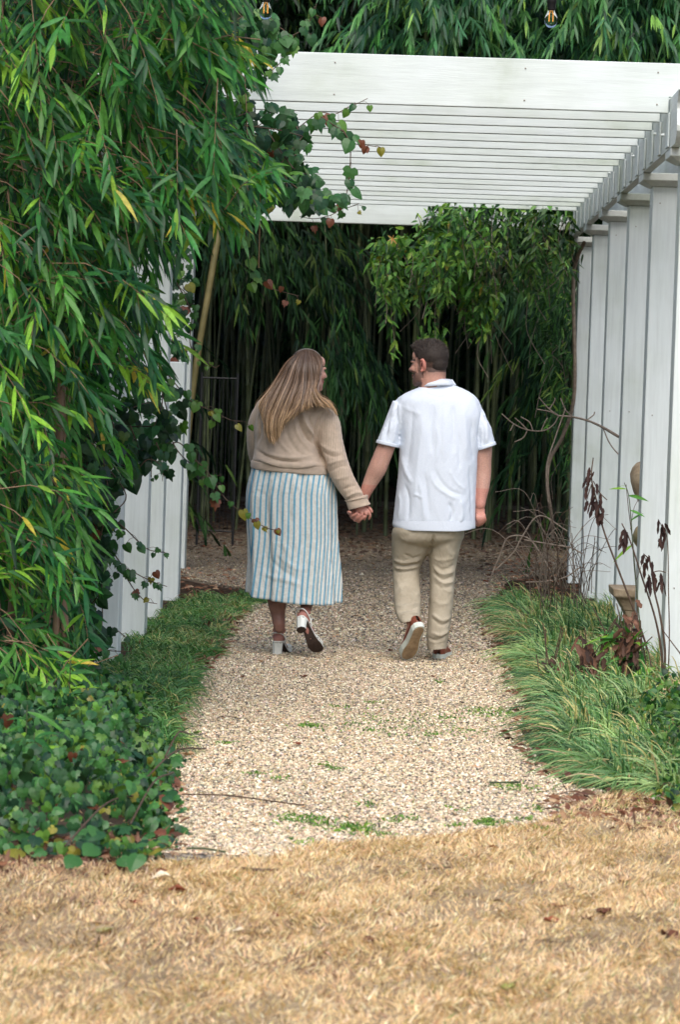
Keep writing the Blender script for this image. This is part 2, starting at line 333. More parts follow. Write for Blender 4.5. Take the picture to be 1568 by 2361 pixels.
# paired carrying beams, front end cut to an ogee
def ogee(y0, y1, z0, z1):
    P = [(y1, z0), (y0+.02, z0)]; h = z1-z0
    for t in np.linspace(0, 1, 10): P.append((y0+.02-.12*t-.05*math.sin(t*2*math.pi), z0+h*t*.98))
    P += [(y0-.10, z1), (y1, z1)]; return P
for s in (1, -1):
    for xa in (1.40, 1.68):
        a, c = sorted((s*xa, s*(xa+.048)))
        bmobj('beam', extr(ogee(15.62, 25.35, 2.877, 3.15), 'x', a, c), MT['paint_y'], pg, .004)
YR = [16.04+.511*k for k in range(17)]
for k, y in enumerate(YR):
    a = 1.392; zb = 3.07-.0012*k; dz = .265; t = .022
    poly = [(-2.05, 3.155), (-a, 3.155), (-a, zb), (a, zb), (a, 3.155), (2.05, 3.155), (2.12, 3.25), (2.12, zb+dz), (-2.12, zb+dz), (-2.12, 3.25)]
    o = bmobj('rafter', extr(poly, 'y', y-t, y+t), MT['paint_x'], pg, .004)
    tl = (-.0015 if k < 2 else .0012*k); 
    for v in o.data.vertices: v.co.z -= tl*.35*(-v.co.x) if False else 0
    for s in (1, -1):             # upright cleats that carry the rafter on the inner beam board
        x0, x1 = sorted((s*1.388, s*1.3985)); chamfer_obj('cleat', *box(x0, x1, y-.085, y+.06, 2.884, zb-.003), MT['paint_v'], pg, .004)
chamfer_obj('rear_crossbeam', *box(-1.66, 1.39, 24.87, 24.92, 2.93, 3.10), MT['paint_x'], pg)
g = Geo()
for s in (1,):
    for k in (0, 4, 8, 1):
        y = YR[k]; V, F = tube([(1.372, y-.05, 2.95+.05*(k % 3)), (1.355, y-.05, 2.95+.05*(k % 3))], [.009, .007], 8); g.add(V, F)
        V, F = tube([(1.356, y-.05, 2.95+.05*(k % 3)), (1.354, y-.05, 2.95+.05*(k % 3))], [.007, .0005], 8); g.add(V, F)
g.obj('bolt_heads', MT['paint_v'], pg, kind='stuff')
g = Geo(); MT['rust'] = noisy('rusty_nail', (.28, .25, .21), (.42, .40, .36), 50, .7)
for i, y in enumerate(YC[:4]):
    for z in (.55, 1.45, 2.68):
        for dx in (.045, .155): V, F = box(1.466+dx-.0035, 1.466+dx+.0035, y-.1025, y-.0995, z+.02*math.sin(i*3+z*9), z+.007+.02*math.sin(i*3+z*9)); g.add(V, F)
for x in (-.4, .62, 1.33):
    for z in (3.11, 3.28): V, F = box(x-.004, x+.004, 16.04-.0245, 16.04-.0215, z, z+.008); g.add(V, F)
g.obj('nail_heads', MT['rust'], pg, kind='stuff')
# ================================================================ STRING LIGHT BULBS
m, nt, b = base_mat('clear_glass', .03, .5); b.inputs['Transmission Weight'].default_value = 1; b.inputs['IOR'].default_value = 1.12; MT['glass'] = m
m, nt, b = base_mat('black_rubber', .5, .4); b.inputs['Base Color'].default_value = (.012, .013, .015, 1); MT['rubber'] = m
m, nt, b = base_mat('amber_filament', .5, .4); b.inputs['Base Color'].default_value = (.8, .35, .06, 1); b.inputs['Emission Color'].default_value = (1, .45, .1, 1); b.inputs['Emission Strength'].default_value = .35; MT['fil'] = m
def lathe(prof, n=20, c=(0, 0, 0)):
    prof = np.array(prof, float); t = np.arange(n)*2*np.pi/n; V = np.stack([prof[:, :1]*np.cos(t), prof[:, :1]*np.sin(t), np.repeat(prof[:, 1:], n, 1)], -1)
    K = len(prof); i = np.arange(K-1)[:, None]*n; j = np.arange(n)[None]; j2 = (j+1) % n
    return V.reshape(-1, 3)+np.array(c), np.stack([i+j, i+j2, i+n+j2, i+n+j], -1).reshape(-1, 4)
YB = 13.9; tips = [W(612, 47, YB), W(1270, 66, YB)]
labs = ['clear filament bulb at the top left, above the ivied end of the front rafter', 'clear filament bulb hanging at the top right, against the bamboo above the white rafter']
tops = []
for tp, lb in zip(tips, labs):
    e = empty('light_bulb', tp, lb, 'light bulb', 'filament bulbs of a string light'); x, y, z = tp
    V, F = lathe([(.0005, 0), (.014, .003), (.025, .014), (.0305, .031), (.030, .045), (.024, .062), (.016, .077), (.0145, .084)], 24, tp); obj('bulb_glass', V, F, MT['glass'], e)
    V, F = lathe([(.0005, .081), (.016, .081), (.019, .086), (.019, .112), (.022, .114), (.022, .15), (.017, .158), (.006, .175), (.004, .2)], 20, tp); obj('socket', V, F, MT['rubber'], e)
    g = Geo()
    for dx in (-.008, .008):
        V, F = tube([(x+dx*.4, y, z+.08), (x+dx, y, z+.062), (x+dx, y, z+.03)], .0022, 6); g.add(V, F)
    g.obj('filament', MT['fil'], e)
    tops.append(tp+Vector((0, 0, .2)))
P = [tops[0]+Vector((-1.5, .1, .12)), tops[0]+Vector((-.7, .05, .0)), tops[0], (tops[0]+tops[1])/2+Vector((0, 0, -.03 if False else .05)), tops[1], tops[1]+Vector((.8, -.05, .02)), tops[1]+Vector((1.6, -.1, .16))]
V, F = tube(smooth_path([tuple(p) for p in P], 6), .0035, 6); o = obj('light_cable', V, F, MT['rubber'], origin=tops[0]); tag(o, 'thin black cable strung above the front rafter that carries the filament bulbs', 'cable')
# ================================================================ BAMBOO GROVE BEHIND
def culm_mesh(h, r, seed, lean=.25):
    rr = np.random.default_rng(seed); z = []; k = 0; zz = 0
    while zz < h:
        z += [zz, zz+.015, zz+.03]; zz += .28+.05*rr.random()
    z = np.array(z); rad = r*(1-.7*(z/h)**1.5); rad[1::3] *= 1.22
    b_ = (z/h)**2*lean*h*.35; return tube(np.stack([b_, b_*.3*np.sin(seed), z], 1), rad, 7)
def sprays(P0, D0, Ln, nleaf, leafL, leafW, cols, wts, sag=.5, prof=BL5, fold=.0, spread=.55, down=.45, jit=.22, droop=.25):
    S = len(P0); t = np.linspace(.12, 1, nleaf)[None]+R.normal(size=(S, nleaf))*.04; t = np.clip(t, .02, 1.05)
    D0 = nrm(D0); side = nrm(np.cross(D0, np.array([0, 0, 1.])+R.normal(size=(S, 3))*.35))
    P = P0[:, None]+D0[:, None]*(Ln[:, None]*t)[..., None]; P[..., 2] -= (sag*Ln)[:, None]*t**2
    T = np.repeat(D0[:, None], nleaf, 1).copy(); T[..., 2] -= 2*sag*t
    sg = np.where(np.arange(nleaf) % 2 == 0, 1., -1.)[None, :, None]
    D = nrm(T)*.8+side[:, None]*sg*spread*(1-.6*t[..., None])+np.array([0, 0, -down])+R.normal(size=(S, nleaf, 3))*jit
    N = S*nleaf; P, D = P.reshape(N, 3), nrm(D.reshape(N, 3))
    base = mixcol(S, cols, wts, .15).repeat(nleaf, 0)*(1+R.normal(size=(N, 1))*.15); alt = mixcol(N, cols, wts, .12)
    C = np.where(R.random((N, 1)) < .3, alt, base).clip(.003, 1)
    return blades(P, D, leafL*(.65+.5*R.random(N)), leafW*(.7+.5*R.random(N)), droop*(.3+1.2*R.random(N)), C, prof, fold), (P0, D0, Ln, sag)
GC = [(.007, .026, .013), (.013, .044, .017), (.027, .078, .021), (.07, .125, .025)]
def foliage_mesh(n, z0, z1, rad, seed, zpow=1.0, big=1.0):
    P = np.zeros((n, 3)); P[:, 2] = z0+(z1-z0)*R.random(n)**zpow; a = R.random(n)*6.283; r = rad*np.sqrt(R.random(n))*.7
    P[:, 0] = r*np.cos(a)+.06*P[:, 2]; P[:, 1] = r*np.sin(a)
    D = np.stack([np.cos(a), np.sin(a), R.uniform(-.1, .5, n)], 1)
    (V, F, C), _ = sprays(P, D, R.uniform(.35, .7, n)*big, 12, .17*big, .027*big, GC, [3, 3, 2, .6], .7, BL4); return mesh('bamboo_foliage', V, F, C)
culms = []
for k in range(6):
    V, F = culm_mesh(9.5, .012+.0028*k, 11+k, .12+.12*(k % 3)); me = mesh('bamboo_culm', V, F); me.materials.append(MT['culm']); culms.append(me)
fol_hi = [foliage_mesh(230, 3.7, 9.3, 1.3, k, .8, 1.25) for k in range(4)]
fol_top = [foliage_mesh(260, 4.5, 9.3, 1.3, k+20, .8, 1.2) for k in range(4)]
fol_mid = [foliage_mesh(240, 2.3, 8.8, 1.2, k, 1.0, 1.15) for k in range(3)]
fol_low = [foliage_mesh(300, .2, 7.5, 1.2, k, 1.1, 1.1) for k in range(3)]
for me in fol_top+fol_hi+fol_mid+fol_low: me.materials.append(MT['fleaf'])
def plant(x, y, fol, sc=1.0, label='tall dark bamboo stem standing in the shaded grove behind the pergola', grp='bamboo stems in the grove', lean=0.04):
    e = empty('bamboo_plant', (x, y, -.02), label, 'bamboo', grp); e.rotation_euler = (random.gauss(0, lean), random.gauss(0, lean), random.uniform(0, 6.28)); e.scale = (1, 1, sc)
    c = bpy.data.objects.new('culm', random.choice(culms)); COL.objects.link(c); c.parent = e
    if fol: f = bpy.data.objects.new('foliage', random.choice(fol)); COL.objects.link(f); f.parent = e; f['kind'] = 'stuff'; f.rotation_euler.z = random.uniform(0, 6.28)
    return e
pts = []
def scatter(n, x0, x1, y0, y1, md, fol, **k):
    t = 0; c = 0
    while c < n and t < n*30:
        t += 1; x, y = random.uniform(x0, x1), random.uniform(y0, y1)
        if all((x-a)**2+(y-b_)**2 > md*md for a, b_ in pts): pts.append((x, y)); plant(x, y, fol, random.uniform(.85, 1.12), **k); c += 1
scatter(62, -7, 4.5, 30.8, 36, .28, fol_top)
scatter(44, -8, 6, 36, 44, .45, fol_top)
scatter(118, -5, 4, 31, 45, .16, None, label='bare thin bamboo stem crowded among others in the dim grove', grp='bare bamboo stems in the grove')
scatter(14, -9, 7, 44, 46, .6, fol_low, label='leafy bamboo closing the back of the grove', grp='leafy bamboo closing the back of the grove')
scatter(22, -9, 7, 45, 49, .6, fol_hi, label='leafy bamboo standing deep at the back of the grove', grp='leafy bamboo at the back of the grove')
scatter(14, -6, -2.7, 16, 30, .7, fol_low, label='leafy bamboo outside the left row of pergola columns', grp='leafy bamboo left of the pergola')
scatter(8, 2.9, 7, 25.5, 31, .7, fol_low, label='leafy bamboo beyond the right rear corner of the pergola', grp='leafy bamboo right of the pergola')
def edge_bamboo(x, y, z0, n, label, culm=True, rad=.9, bright=1.0, z1=7):
    e = empty('bamboo_plant', (x, y+3.4, -.02), label, 'bamboo')
    if culm:
        P = [(x, y+3.4-2.6*(z/7)**2.2, z) for z in np.linspace(0, 7, 12)]; V, F = tube(P, np.linspace(.03, .008, 12), 7); obj('culm', V, F, MT['culm'], e)
    P = np.zeros((n, 3)); P[:, 2] = z0+(z1-z0)*R.random(n); a = R.random(n)*6.283; r = rad*np.sqrt(R.random(n)); P[:, 0] = x+r*np.cos(a); P[:, 1] = y+r*np.sin(a)*.8
    D = np.stack([np.cos(a)*.8+.1, -abs(np.sin(a))-.3, R.uniform(-.3, .4, n)], 1)
    (V, F, C), _ = sprays(P, D, R.uniform(.3, .6, n), 14, .18, .028, [tuple(np.array(c)*bright) for c in GC], [2, 3, 3, .8], .6, BL5, fold=.12)  # bright scales leaf colour
    obj('foliage', V, F, MT['bleaf'], e, C=C, kind='stuff'); return e
for k, (x, y) in enumerate([(.15, 27.6), (1.0, 27.9), (1.8, 27.5), (2.7, 27.7)]):
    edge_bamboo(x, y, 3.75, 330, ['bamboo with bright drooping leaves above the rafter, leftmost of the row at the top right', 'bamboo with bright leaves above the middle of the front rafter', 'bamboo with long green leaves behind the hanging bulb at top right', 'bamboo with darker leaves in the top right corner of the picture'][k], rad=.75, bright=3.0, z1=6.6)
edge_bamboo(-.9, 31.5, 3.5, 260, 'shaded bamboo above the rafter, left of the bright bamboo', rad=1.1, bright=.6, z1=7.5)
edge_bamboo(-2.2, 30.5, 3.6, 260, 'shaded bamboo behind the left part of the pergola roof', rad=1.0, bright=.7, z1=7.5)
# foliage spilling low between the couple and right of the man
def low_clump(px, py, Y, n, rx, rz, label, D, bright=1.0, L=.17):
    c = W(px, py, Y); e = empty('bamboo_branch', (c.x, c.y, c.z+rz), label, 'bamboo branch')
    P = np.array(c)+R.normal(size=(n, 3))*np.array([rx, .35, rz])*.55; Dv = np.array(D)+R.normal(size=(n, 3))*.35
    (V, F, C), _ = sprays(P, Dv, R.uniform(.25, .55, n), 13, L, .024, [tuple(np.array(q)*bright) for q in GC], [2, 3, 3, .7], .5, BL4)
    g = Geo(); g.add(V, F, C); g.obj('foliage', MT['fleaf'], e, kind='stuff')
    q = [c+Vector((-.6*D[0], .4, rz+.9)), c+Vector((-.3*D[0], .2, rz*.4)), c+Vector((.2*D[0], 0, -rz*.5))]
    V, F = tube(smooth_path([tuple(p) for p in q], 6), [.008]*6+[.006]*6+[.003], 6); obj('stem', V, F, MT['culm'], e)
low_clump(700, 590, 29.8, 70, .7, .35, 'arching bamboo branch with fine dark leaves behind and above the woman', (.5, -.2, -.5), .9)
low_clump(790, 770, 29.6, 60, .3, .4, 'drooping green bamboo branch between the heads of the couple', (.4, -.3, -.7), 1.1)
low_clump(600, 540, 30, 70, .7, .3, 'bamboo branch under the left rear of the pergola roof', (.4, -.2, -.5), .8)
low_clump(870, 850, 29.7, 16, .1, .25, 'narrow drooping bamboo tip left of the man\'s face', (.3, -.3, -.9), .9)
low_clump(1285, 800, 26.2, 60, .22, .75, 'drooping bamboo branch beside the rear right column', (-.6, -.3, -.6), 1.2, .19)
low_clump(1260, 640, 26.4, 60, .3, .4, 'bamboo branch hanging under the right rear corner of the roof', (-.4, -.3, -.7), 1.1)
# one leaning straw-coloured culm and the faint wire fence
P = [W(425, 1085, 27), W(447, 880, 27), W(478, 690, 27), W(513, 500, 27), W(560, 330, 27)]
V, F = tube(smooth_path([tuple(p) for p in P], 8), .03, 8); o = obj('bamboo_cane', V, F, MT['culm_y'], origin=(P[0].x, P[0].y, P[0].z)); tag(o, 'thick leaning straw-yellow bamboo cane just right of the left columns', 'bamboo cane')
V, F = tube([tuple(P[0]), (P[0].x-.25, 27, -.05)], .03, 8)
o2 = obj('cane_foot', V, F, MT['culm_y'], o); 
fe = empty('metal_frame', (-2.0, 28.6, 0), 'faint dark metal gate frame standing before the grove left of the woman', 'gate')
g = Geo()
xa, xb = W(465, 880, 28.6).x, W(548, 880, 28.6).x; zt = W(500, 872, 28.6).z
for x in (xa, xb): V, F = tube([(x, 28.6, 0), (x, 28.6, zt+.05)], .012, 8); obj('post', V, F, MT['rubber'], fe)
for z in (.15, zt): V, F = tube([(xa, 28.6, z), (xb, 28.6, z)], .008, 6); obj('rail', V, F, MT['rubber'], fe)
for k in range(9): x = xa+(xb-xa)*(k+.5)/9; V, F = tube([(x, 28.6, .15), (x, 28.6, zt)], .003, 4); g.add(V, F)
g.obj('wire_mesh', MT['rubber'], fe, kind='stuff')
# distant mass
N = 60000; X = R.uniform(-13, 13, N); Y = R.uniform(48, 52, N); Z = R.uniform(0, 11, N)
s = int(N*.4); X[:s] = np.where(R.random(s) < .5, R.uniform(-12, -9, s), R.uniform(8, 11, s)); Y[:s] = R.uniform(24, 50, s)
D = nrm(R.normal(size=(N, 3))*.6+np.array([0, -.3, -.7]))
V, F, C = blades(np.stack([X, Y, Z], 1), D, R.uniform(.35, .6, N), .11, .2, mixcol(N, GC[:2], [1, 1]), BL4)
o = obj('distant_bamboo_thicket', V, F, MT['fleaf'], C=C, kind='stuff'); tag(o, 'dense dark mass of bamboo leaves closing off the grove')
N = 15000; X = R.uniform(-5, 4, N); Y = 26+14*R.random(N)**.6
V, F, C = blades(np.stack([X, Y, R.uniform(.005, .03, N)], 1), np.stack([np.cos(X*99), np.sin(X*99), R.uniform(-.05, .3, N)], 1), R.uniform(.04, .10, N), R.uniform(.01, .03, N), .1, mixcol(N, [(.09, .055, .035), (.05, .03, .02), (.15, .1, .06)], [1, 1, .4]), BL4)
o = obj('leaf_litter', V, F, MT['dleaf'], C=C, kind='stuff'); tag(o, 'brown fallen leaves covering the shaded ground under the bamboo')
# ================================================================ FRONT-LEFT BAMBOO
EY = [-140, 0, 100, 200, 300, 400, 450, 520, 600, 700, 800, 900, 980, 1060, 1120, 1250, 1400, 1550, 1640, 1700]
EX = [570, 545, 560, 565, 580, 625, 620, 490, 385, 385, 380, 350, 310, 270, 195, 195, 215, 215, 190, 150]
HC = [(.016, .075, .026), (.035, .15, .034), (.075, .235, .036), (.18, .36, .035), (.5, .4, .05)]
n = 1600; x = R.uniform(-560, 640, n*4); y = R.uniform(-300, 1690, n*4); e = np.interp(y, EY, EX)
cl = np.sin(x/63+1.3*np.sin(y/130))+np.sin(y/47+x/90)+.6*np.sin(x/29-y/31)
keep = (x < e-8) & (cl > -.95) & (R.random(n*4) < np.where(x < 0, .35, 1))
x, y, e = x[keep][:n], y[keep][:n], e[keep][:n]; n = len(x)
Yd = R.uniform(12.0, 14.3, n); near = np.exp(-(e-x)/160)
tip = np.array([W(a, b_, c) for a, b_, c in zip(x, y, Yd)])
D = np.stack([.40+.45*near+R.normal(size=n)*.38, -.35+R.normal(size=n)*.3, -.42+.12*near+R.normal(size=n)*.36], 1); Ln = R.uniform(.20, .36, n)
D = nrm(D); P0 = tip-D*Ln[:, None]*.75; P0[:, 2] += .25*Ln
bases = [(-1.95, 13.0), (-1.62, 13.35), (-2.4, 13.8), (-1.75, 14.0), (-2.9, 12.9)]
blab = ['bamboo in the left foreground rooted just above the ivy bed', 'bamboo with reddish tan canes in the left foreground just left of the columns', 'bamboo whose long leaves fill the upper left of the picture', 'bamboo arching toward the front rafter at upper left', 'bamboo at the far left edge of the picture']
own = np.argmin([(P0[:, 0]-bx-.10*P0[:, 2])**2+(P0[:, 1]-by)**2 for bx, by in bases], 0)
lv = []
for k in range(6):
    g = Geo(); V, F, C = blades([(0, 0, 0)], [(1, 0, 0)], 1, .155, .05+.05*k, [HC[min(k, 3) if k < 5 else 4]], BL5, .25, up=np.array([[0, .1, 1.]])); me = mesh('bamboo_leaf', V, F, C); me.materials.append(MT['bleaf']); lv.append(me)
for k, (bx, by) in enumerate(bases):
    e_ = empty('bamboo_plant', (bx, by, -.02), blab[k], 'bamboo'); s = own == k
    wt = [2.2, 3, 2.2, .8, .07]
    (V, F, C), _ = sprays(P0[s], D[s], Ln[s], 13, .130, .0215, HC, wt, .3, BL5, fold=.22, spread=.7, down=.12, jit=.32)
    g = Geo(); g.add(V, F, C); g.obj('foliage', MT['bleaf'], e_, kind='stuff')
    g = Geo()
    for a, d, l in zip(P0[s], D[s], Ln[s]):
        P = [a+d*l*t-np.array([0, 0, .35*l*t*t]) for t in (-.5, 0, .5, 1)]; V, F = tube(P, [.003, .0025, .002, .0012], 3); g.add(V, F)
    g.obj('twigs', MT['culm_b'], e_, kind='stuff')
    for c in range(3):
        x0, y0 = bx+random.uniform(-.12, .12), by+random.uniform(-.12, .12); lean = random.uniform(.0, .10)
        P = [(x0+lean*z*z*.35, y0-lean*.3*z*z*.3, z) for z in np.linspace(-.02, 4.3, 14)]; V, F = tube(P, np.linspace(.019, .006, 14), 8); obj('culm', V, F, MT['culm_b'], e_)
    idx = np.where(s)[0]; idx = idx[np.argsort(P0[idx, 1])][:70]
    for j in idx:                 # the nearest leaves, one object each
        p = P0[j]+D[j]*Ln[j]*random.uniform(.3, .95)+np.array([0, -.03, -.25*Ln[j]]); d = Vector(D[j]+R.normal(size=3)*.3+np.array([0, 0, -.35])).normalized()
        u = Vector((random.gauss(0, .4), -.6, .8)); sd_ = d.cross(u).normalized(); u = sd_.cross(d)
        o = bpy.data.objects.new('leaf', random.choices(lv, [2, 3, 3, 1.2, .6, .12])[0]); COL.objects.link(o); o.parent = e_
        Mx = Matrix((d, sd_.cross(d).cross(d)*-1 if False else sd_*-1, u)).transposed().to_4x4(); L = random.uniform(.11, .165)
        o.matrix_local = Matrix.Translation(Vector(p)-wloc(e_)) @ Mx @ Matrix.Scale(L, 4)
n2 = 520; x = R.uniform(-300, 560, n2*3); y = R.uniform(-200, 1400, n2*3); kk = x < np.interp(y, EY, EX)-95; x, y = x[kk][:n2], y[kk][:n2]
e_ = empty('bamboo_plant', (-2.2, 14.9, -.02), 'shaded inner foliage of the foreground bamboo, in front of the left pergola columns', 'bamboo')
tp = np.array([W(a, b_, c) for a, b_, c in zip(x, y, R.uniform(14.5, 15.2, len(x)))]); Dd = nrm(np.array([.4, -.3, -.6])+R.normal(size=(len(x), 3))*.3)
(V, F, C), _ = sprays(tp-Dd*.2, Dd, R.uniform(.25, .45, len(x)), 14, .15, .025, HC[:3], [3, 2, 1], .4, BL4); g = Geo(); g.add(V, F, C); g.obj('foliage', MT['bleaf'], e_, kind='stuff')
V, F = tube([(-2.2+.02*z*z, 14.9, z) for z in np.linspace(-.02, 4.2, 12)], np.linspace(.018, .006, 12), 8); obj('culm', V, F, MT['culm_b'], e_)
# visible canes low on the left
for k, (a, b_) in enumerate([((128, 1530), (135, 1190)), ((152, 1500), (140, 1250))]):
    p, q = W(*a, 13.0), W(*b_, 13.1); V, F = tube(smooth_path([(p.x, p.y, -.05), tuple(p), tuple(q), (q.x-.03, q.y+.1, q.z+.9)], 6), .017, 8)
    o = obj('bamboo_cane', V, F, MT['culm_b'], origin=(p.x, p.y, 0)); tag(o, ['reddish tan bamboo cane at lower left, the left one of two beside the ivy', 'reddish tan bamboo cane at lower left, the right one of two beside the ivy'][k], 'bamboo cane')
# ================================================================ IVY
IV_A = np.array([(0, .02), (.16, -.12), (.40, -.04), (.52, .22), (.36, .36), (.40, .58), (.17, .60), (0, 1.0)])          # lobed half outline, tip at y=1
IV_B = np.array([(0, .03), (.2, -.10), (.42, .02), (.48, .3), (.40, .52), (.26, .72), (.12, .88), (0, 1.0)])               # heart
def ivy_tpl(h, curl=.12):
    Lf = h[1:-1]*np.array([-1, 1]); mid = [(0, .3), (0, .62)]
    P = [h[0], *mid, h[-1]]; n0 = 4; Rr = list(h[1:-1]); Ll = list(Lf); pts_ = np.array([*P, *Rr, *Ll]); k = len(Rr)
    z = -abs(pts_[:, 0])*curl*1.2-curl*(pts_[:, 1]-.3)**2*1.2+.0; V = np.column_stack([pts_, z]); F = []
    for s in (0, 1):
        i0 = n0+s*k; ch = [0]+[i0+j for j in range(k)]+[3]; md = [0, 1, 1, 1, 2, 2, 2, 3][:len(ch)]
        for a in range(len(ch)-1):
            c = md[a] if a else 1
            t = (c, ch[a], ch[a+1]) if len({c, ch[a], ch[a+1]}) == 3 else None
            if t: F.append(t if s == 0 else t[::-1])
            if a and md[a+1] != md[a] and a+1 < len(ch): 
                t = (md[a], ch[a+1], md[a+1])
                if len(set(t)) == 3: F.append(t if s == 0 else t[::-1])
    return V, np.array(F)
TPA, TPB = ivy_tpl(IV_A, .2), ivy_tpl(IV_B, .25)
def leaves_from(tpl, P, T, Nn, S, C):
    V0, F0 = tpl; T = nrm(T); X = nrm(np.cross(T, Nn)); Z = np.cross(X, T); N = len(P)
    V = P[:, None]+S[:, None, None]*(V0[None, :, :1]*X[:, None]+V0[None, :, 1:2]*T[:, None]+V0[None, :, 2:]*Z[:, None])
    F = (np.arange(N)[:, None, None]*len(V0)+F0[None]).reshape(-1, 3); return V.reshape(-1, 3), F, np.repeat(C, len(V0), 0)
IC = [(.012, .045, .02), (.022, .08, .026), (.04, .13, .032), (.085, .19, .03), (.2, .19, .025), (.15, .05, .025), (.36, .26, .18)]
def ivy_mass(P, wts, smin=.04, smax=.075, face=(.1, -.9, .35)):
    N = len(P); T = np.array([0, -.15, -.8])+R.normal(size=(N, 3))*.45; Nn = nrm(np.array(face)+R.normal(size=(N, 3))*.45); g = Geo(); h = R.random(N) < .55
    C = mixcol(N, IC, wts, .2); S = R.uniform(smin, smax, N)
    for tpl, q in ((TPA, h), (TPB, ~h)): V, F, c = leaves_from(tpl, P[q], T[q], Nn[q], S[q], C[q]); g.add(V, F, c)
    return g
ilv = []
for k, c in enumerate(IC):
    for tpl in (TPA, TPB):
        me = mesh('ivy_leaf', tpl[0], tpl[1], np.tile(np.array(c), (len(tpl[0]), 1)), False); me.materials.append(MT['ileaf']); ilv.append(me)
def put_leaf(parent, p, t, n, s, me):
    t = Vector(t).normalized(); X = t.cross(Vector(n)).normalized(); Z = X.cross(t)
    o = bpy.data.objects.new('leaf', me); COL.objects.link(o); o.parent = parent
    o.matrix_local = Matrix.Translation(Vector(p)-wloc(parent)) @ Matrix((X, t, Z)).transposed().to_4x4() @ Matrix.Scale(s, 4); return o
def ivy_vine(pts, Y, label, size=.06, step=.045, cols=(1, 2), tipcols=(4, 5), r=.0035, name='ivy_vine', cat='ivy vine', wob=.02):
    P = [W(p[0], p[1], p[2] if len(p) > 2 else Y) for p in pts]; Q = smooth_path([tuple(p) for p in P], 8); e = empty(name, P[0], label, cat)
    V, F = tube(Q, np.linspace(r, r*.5, len(Q)), 6); obj('stem', V, F, MT['stem'], e)
    dl = np.concatenate([[0], np.cumsum(np.linalg.norm(np.diff(Q, axis=0), axis=1))]); L = dl[-1]; g = Geo(); d = random.uniform(0, step)
    while d < L:
        f = d/L; p = np.array([np.interp(d, dl, Q[:, a]) for a in range(3)]); s = size*(1.05-.55*f**2)*random.uniform(.7, 1.2)
        ci = random.choice(tipcols) if random.random() < max(0, (f-.55))*1.9 else random.choice(cols)
        off = np.array([random.gauss(0, .025), random.gauss(-.015, .012), random.gauss(-.005, .022)]); q = p+off
        V, F = tube([p, (p+q)/2+np.array([0, 0, .008]), q], .0011, 4); g.add(V, F)
        put_leaf(e, q, (random.gauss(.15, .4), random.gauss(-.1, .25), -1), (random.gauss(.1, .35), -1, random.gauss(.35, .25)), s, ilv[ci*2+random.randrange(2)])
        d += step*random.uniform(.6, 1.5)
    g.obj('leaf_stalks', MT['stem'], e, kind='stuff')
    return e
# trailing vines, one thing each
ivy_vine([(560, 300), (610, 330), (680, 300), (735, 262), (770, 265), (800, 250), (828, 238), (848, 228)], 15.75, 'ivy runner crossing the roof just under the front rafter, with yellowing leaves', .085, .03, (1, 2, 3, 3), (3, 4, 5))
ivy_vine([(740, 270), (785, 300), (812, 320), (845, 335), (879, 341)], 15.7, 'short ivy runner pointing right under the front rafter, bare at its tip', .07, .035, (1, 2, 3), (4, 5))
ivy_vine([(790, 300), (806, 330), (808, 370), (804, 410), (798, 450), (775, 490), (730, 505), (690, 500)], 15.6, 'ivy strand hanging in a loop before the roof slats with large heart shaped leaves', .075, .065, (1, 2, 2), (3, 5))
ivy_vine([(660, 330), (670, 380), (690, 430), (735, 455), (790, 480), (828, 470)], 15.65, 'ivy strand sagging across the rear rafters', .065, .035, (1, 2), (4, 5))
ivy_vine([(540, 480), (565, 530), (572, 580), (590, 640), (625, 665), (688, 683)], 15.5, 'ivy strand hanging above the woman with pale green leaves and a bare brown tip', .062, .042, (2, 3, 3), (4, 5))
ivy_vine([(400, 640), (440, 720), (440, 800), (490, 845), (506, 843)], 15.0, 'thin ivy strand with few small leaves, upper one beside the left columns', .045, .05, (2, 3), (5, 3))
ivy_vine([(360, 830), (400, 880), (440, 925), (490, 948), (530, 968), (560, 972)], 15.0, 'ivy strand pointing right at shoulder height, red leaf at its tip', .06, .04, (2, 3, 3), (4, 5))
ivy_vine([(330, 1000), (370, 1040), (410, 1020), (450, 1060), (480, 1090), (520, 1150), (570, 1190), (615, 1217), (648, 1223)], 14.9, 'longest ivy strand, its tip with a red leaf crossing in front of the striped skirt', .065, .036, (1, 2, 2, 3), (4, 5))
ivy_vine([(340, 930), (380, 985), (410, 1040), (445, 1075), (470, 1100), (510, 1095)], 14.95, 'leafy ivy strand over the right edge of the half height post', .07, .034, (1, 2), (3, 2))
ivy_vine([(240, 1085), (300, 1095), (340, 1060), (372, 1075), (375, 1110)], 14.3, 'ivy twig with two big dark leaves hanging before the left columns', .11, .055, (0, 1), (0, 1))
ivy_vine([(240, 1180), (290, 1220), (320, 1250), (345, 1268), (384, 1275)], 14.4, 'ivy runner with a small red leaf, uppermost of three before the left columns', .05, .035, (1, 2), (5, 4))
ivy_vine([(240, 1240), (280, 1300), (310, 1320), (350, 1340), (385, 1352)], 14.4, 'ivy runner with mixed green and orange leaves, middle of three before the left columns', .055, .034, (1, 2), (5, 4))
ivy_vine([(240, 1260), (290, 1330), (310, 1360), (335, 1385), (362, 1392)], 14.45, 'ivy runner tipped with a dark red leaf, lowest of three before the columns', .05, .04, (1, 2), (5, 4))
ivy_vine([(230, 1470), (262, 1450), (290, 1470)], 14.4, 'tiny ivy sprig low on the left columns', .06, .03, (0, 1), (1, 2))
ivy_vine([(228, 1495), (255, 1500), (302, 1502)], 14.4, 'horizontal ivy sprig near the foot of the left columns', .05, .04, (1, 2), (1, 2))
ivy_vine([(600, 20), (640, 60), (670, 90), (650, 140), (625, 165), (590, 190)], 15.3, 'ivy spray with rounded leaves growing over the left top edge of the front rafter', .075, .026, (2, 2, 3), (1, 2))
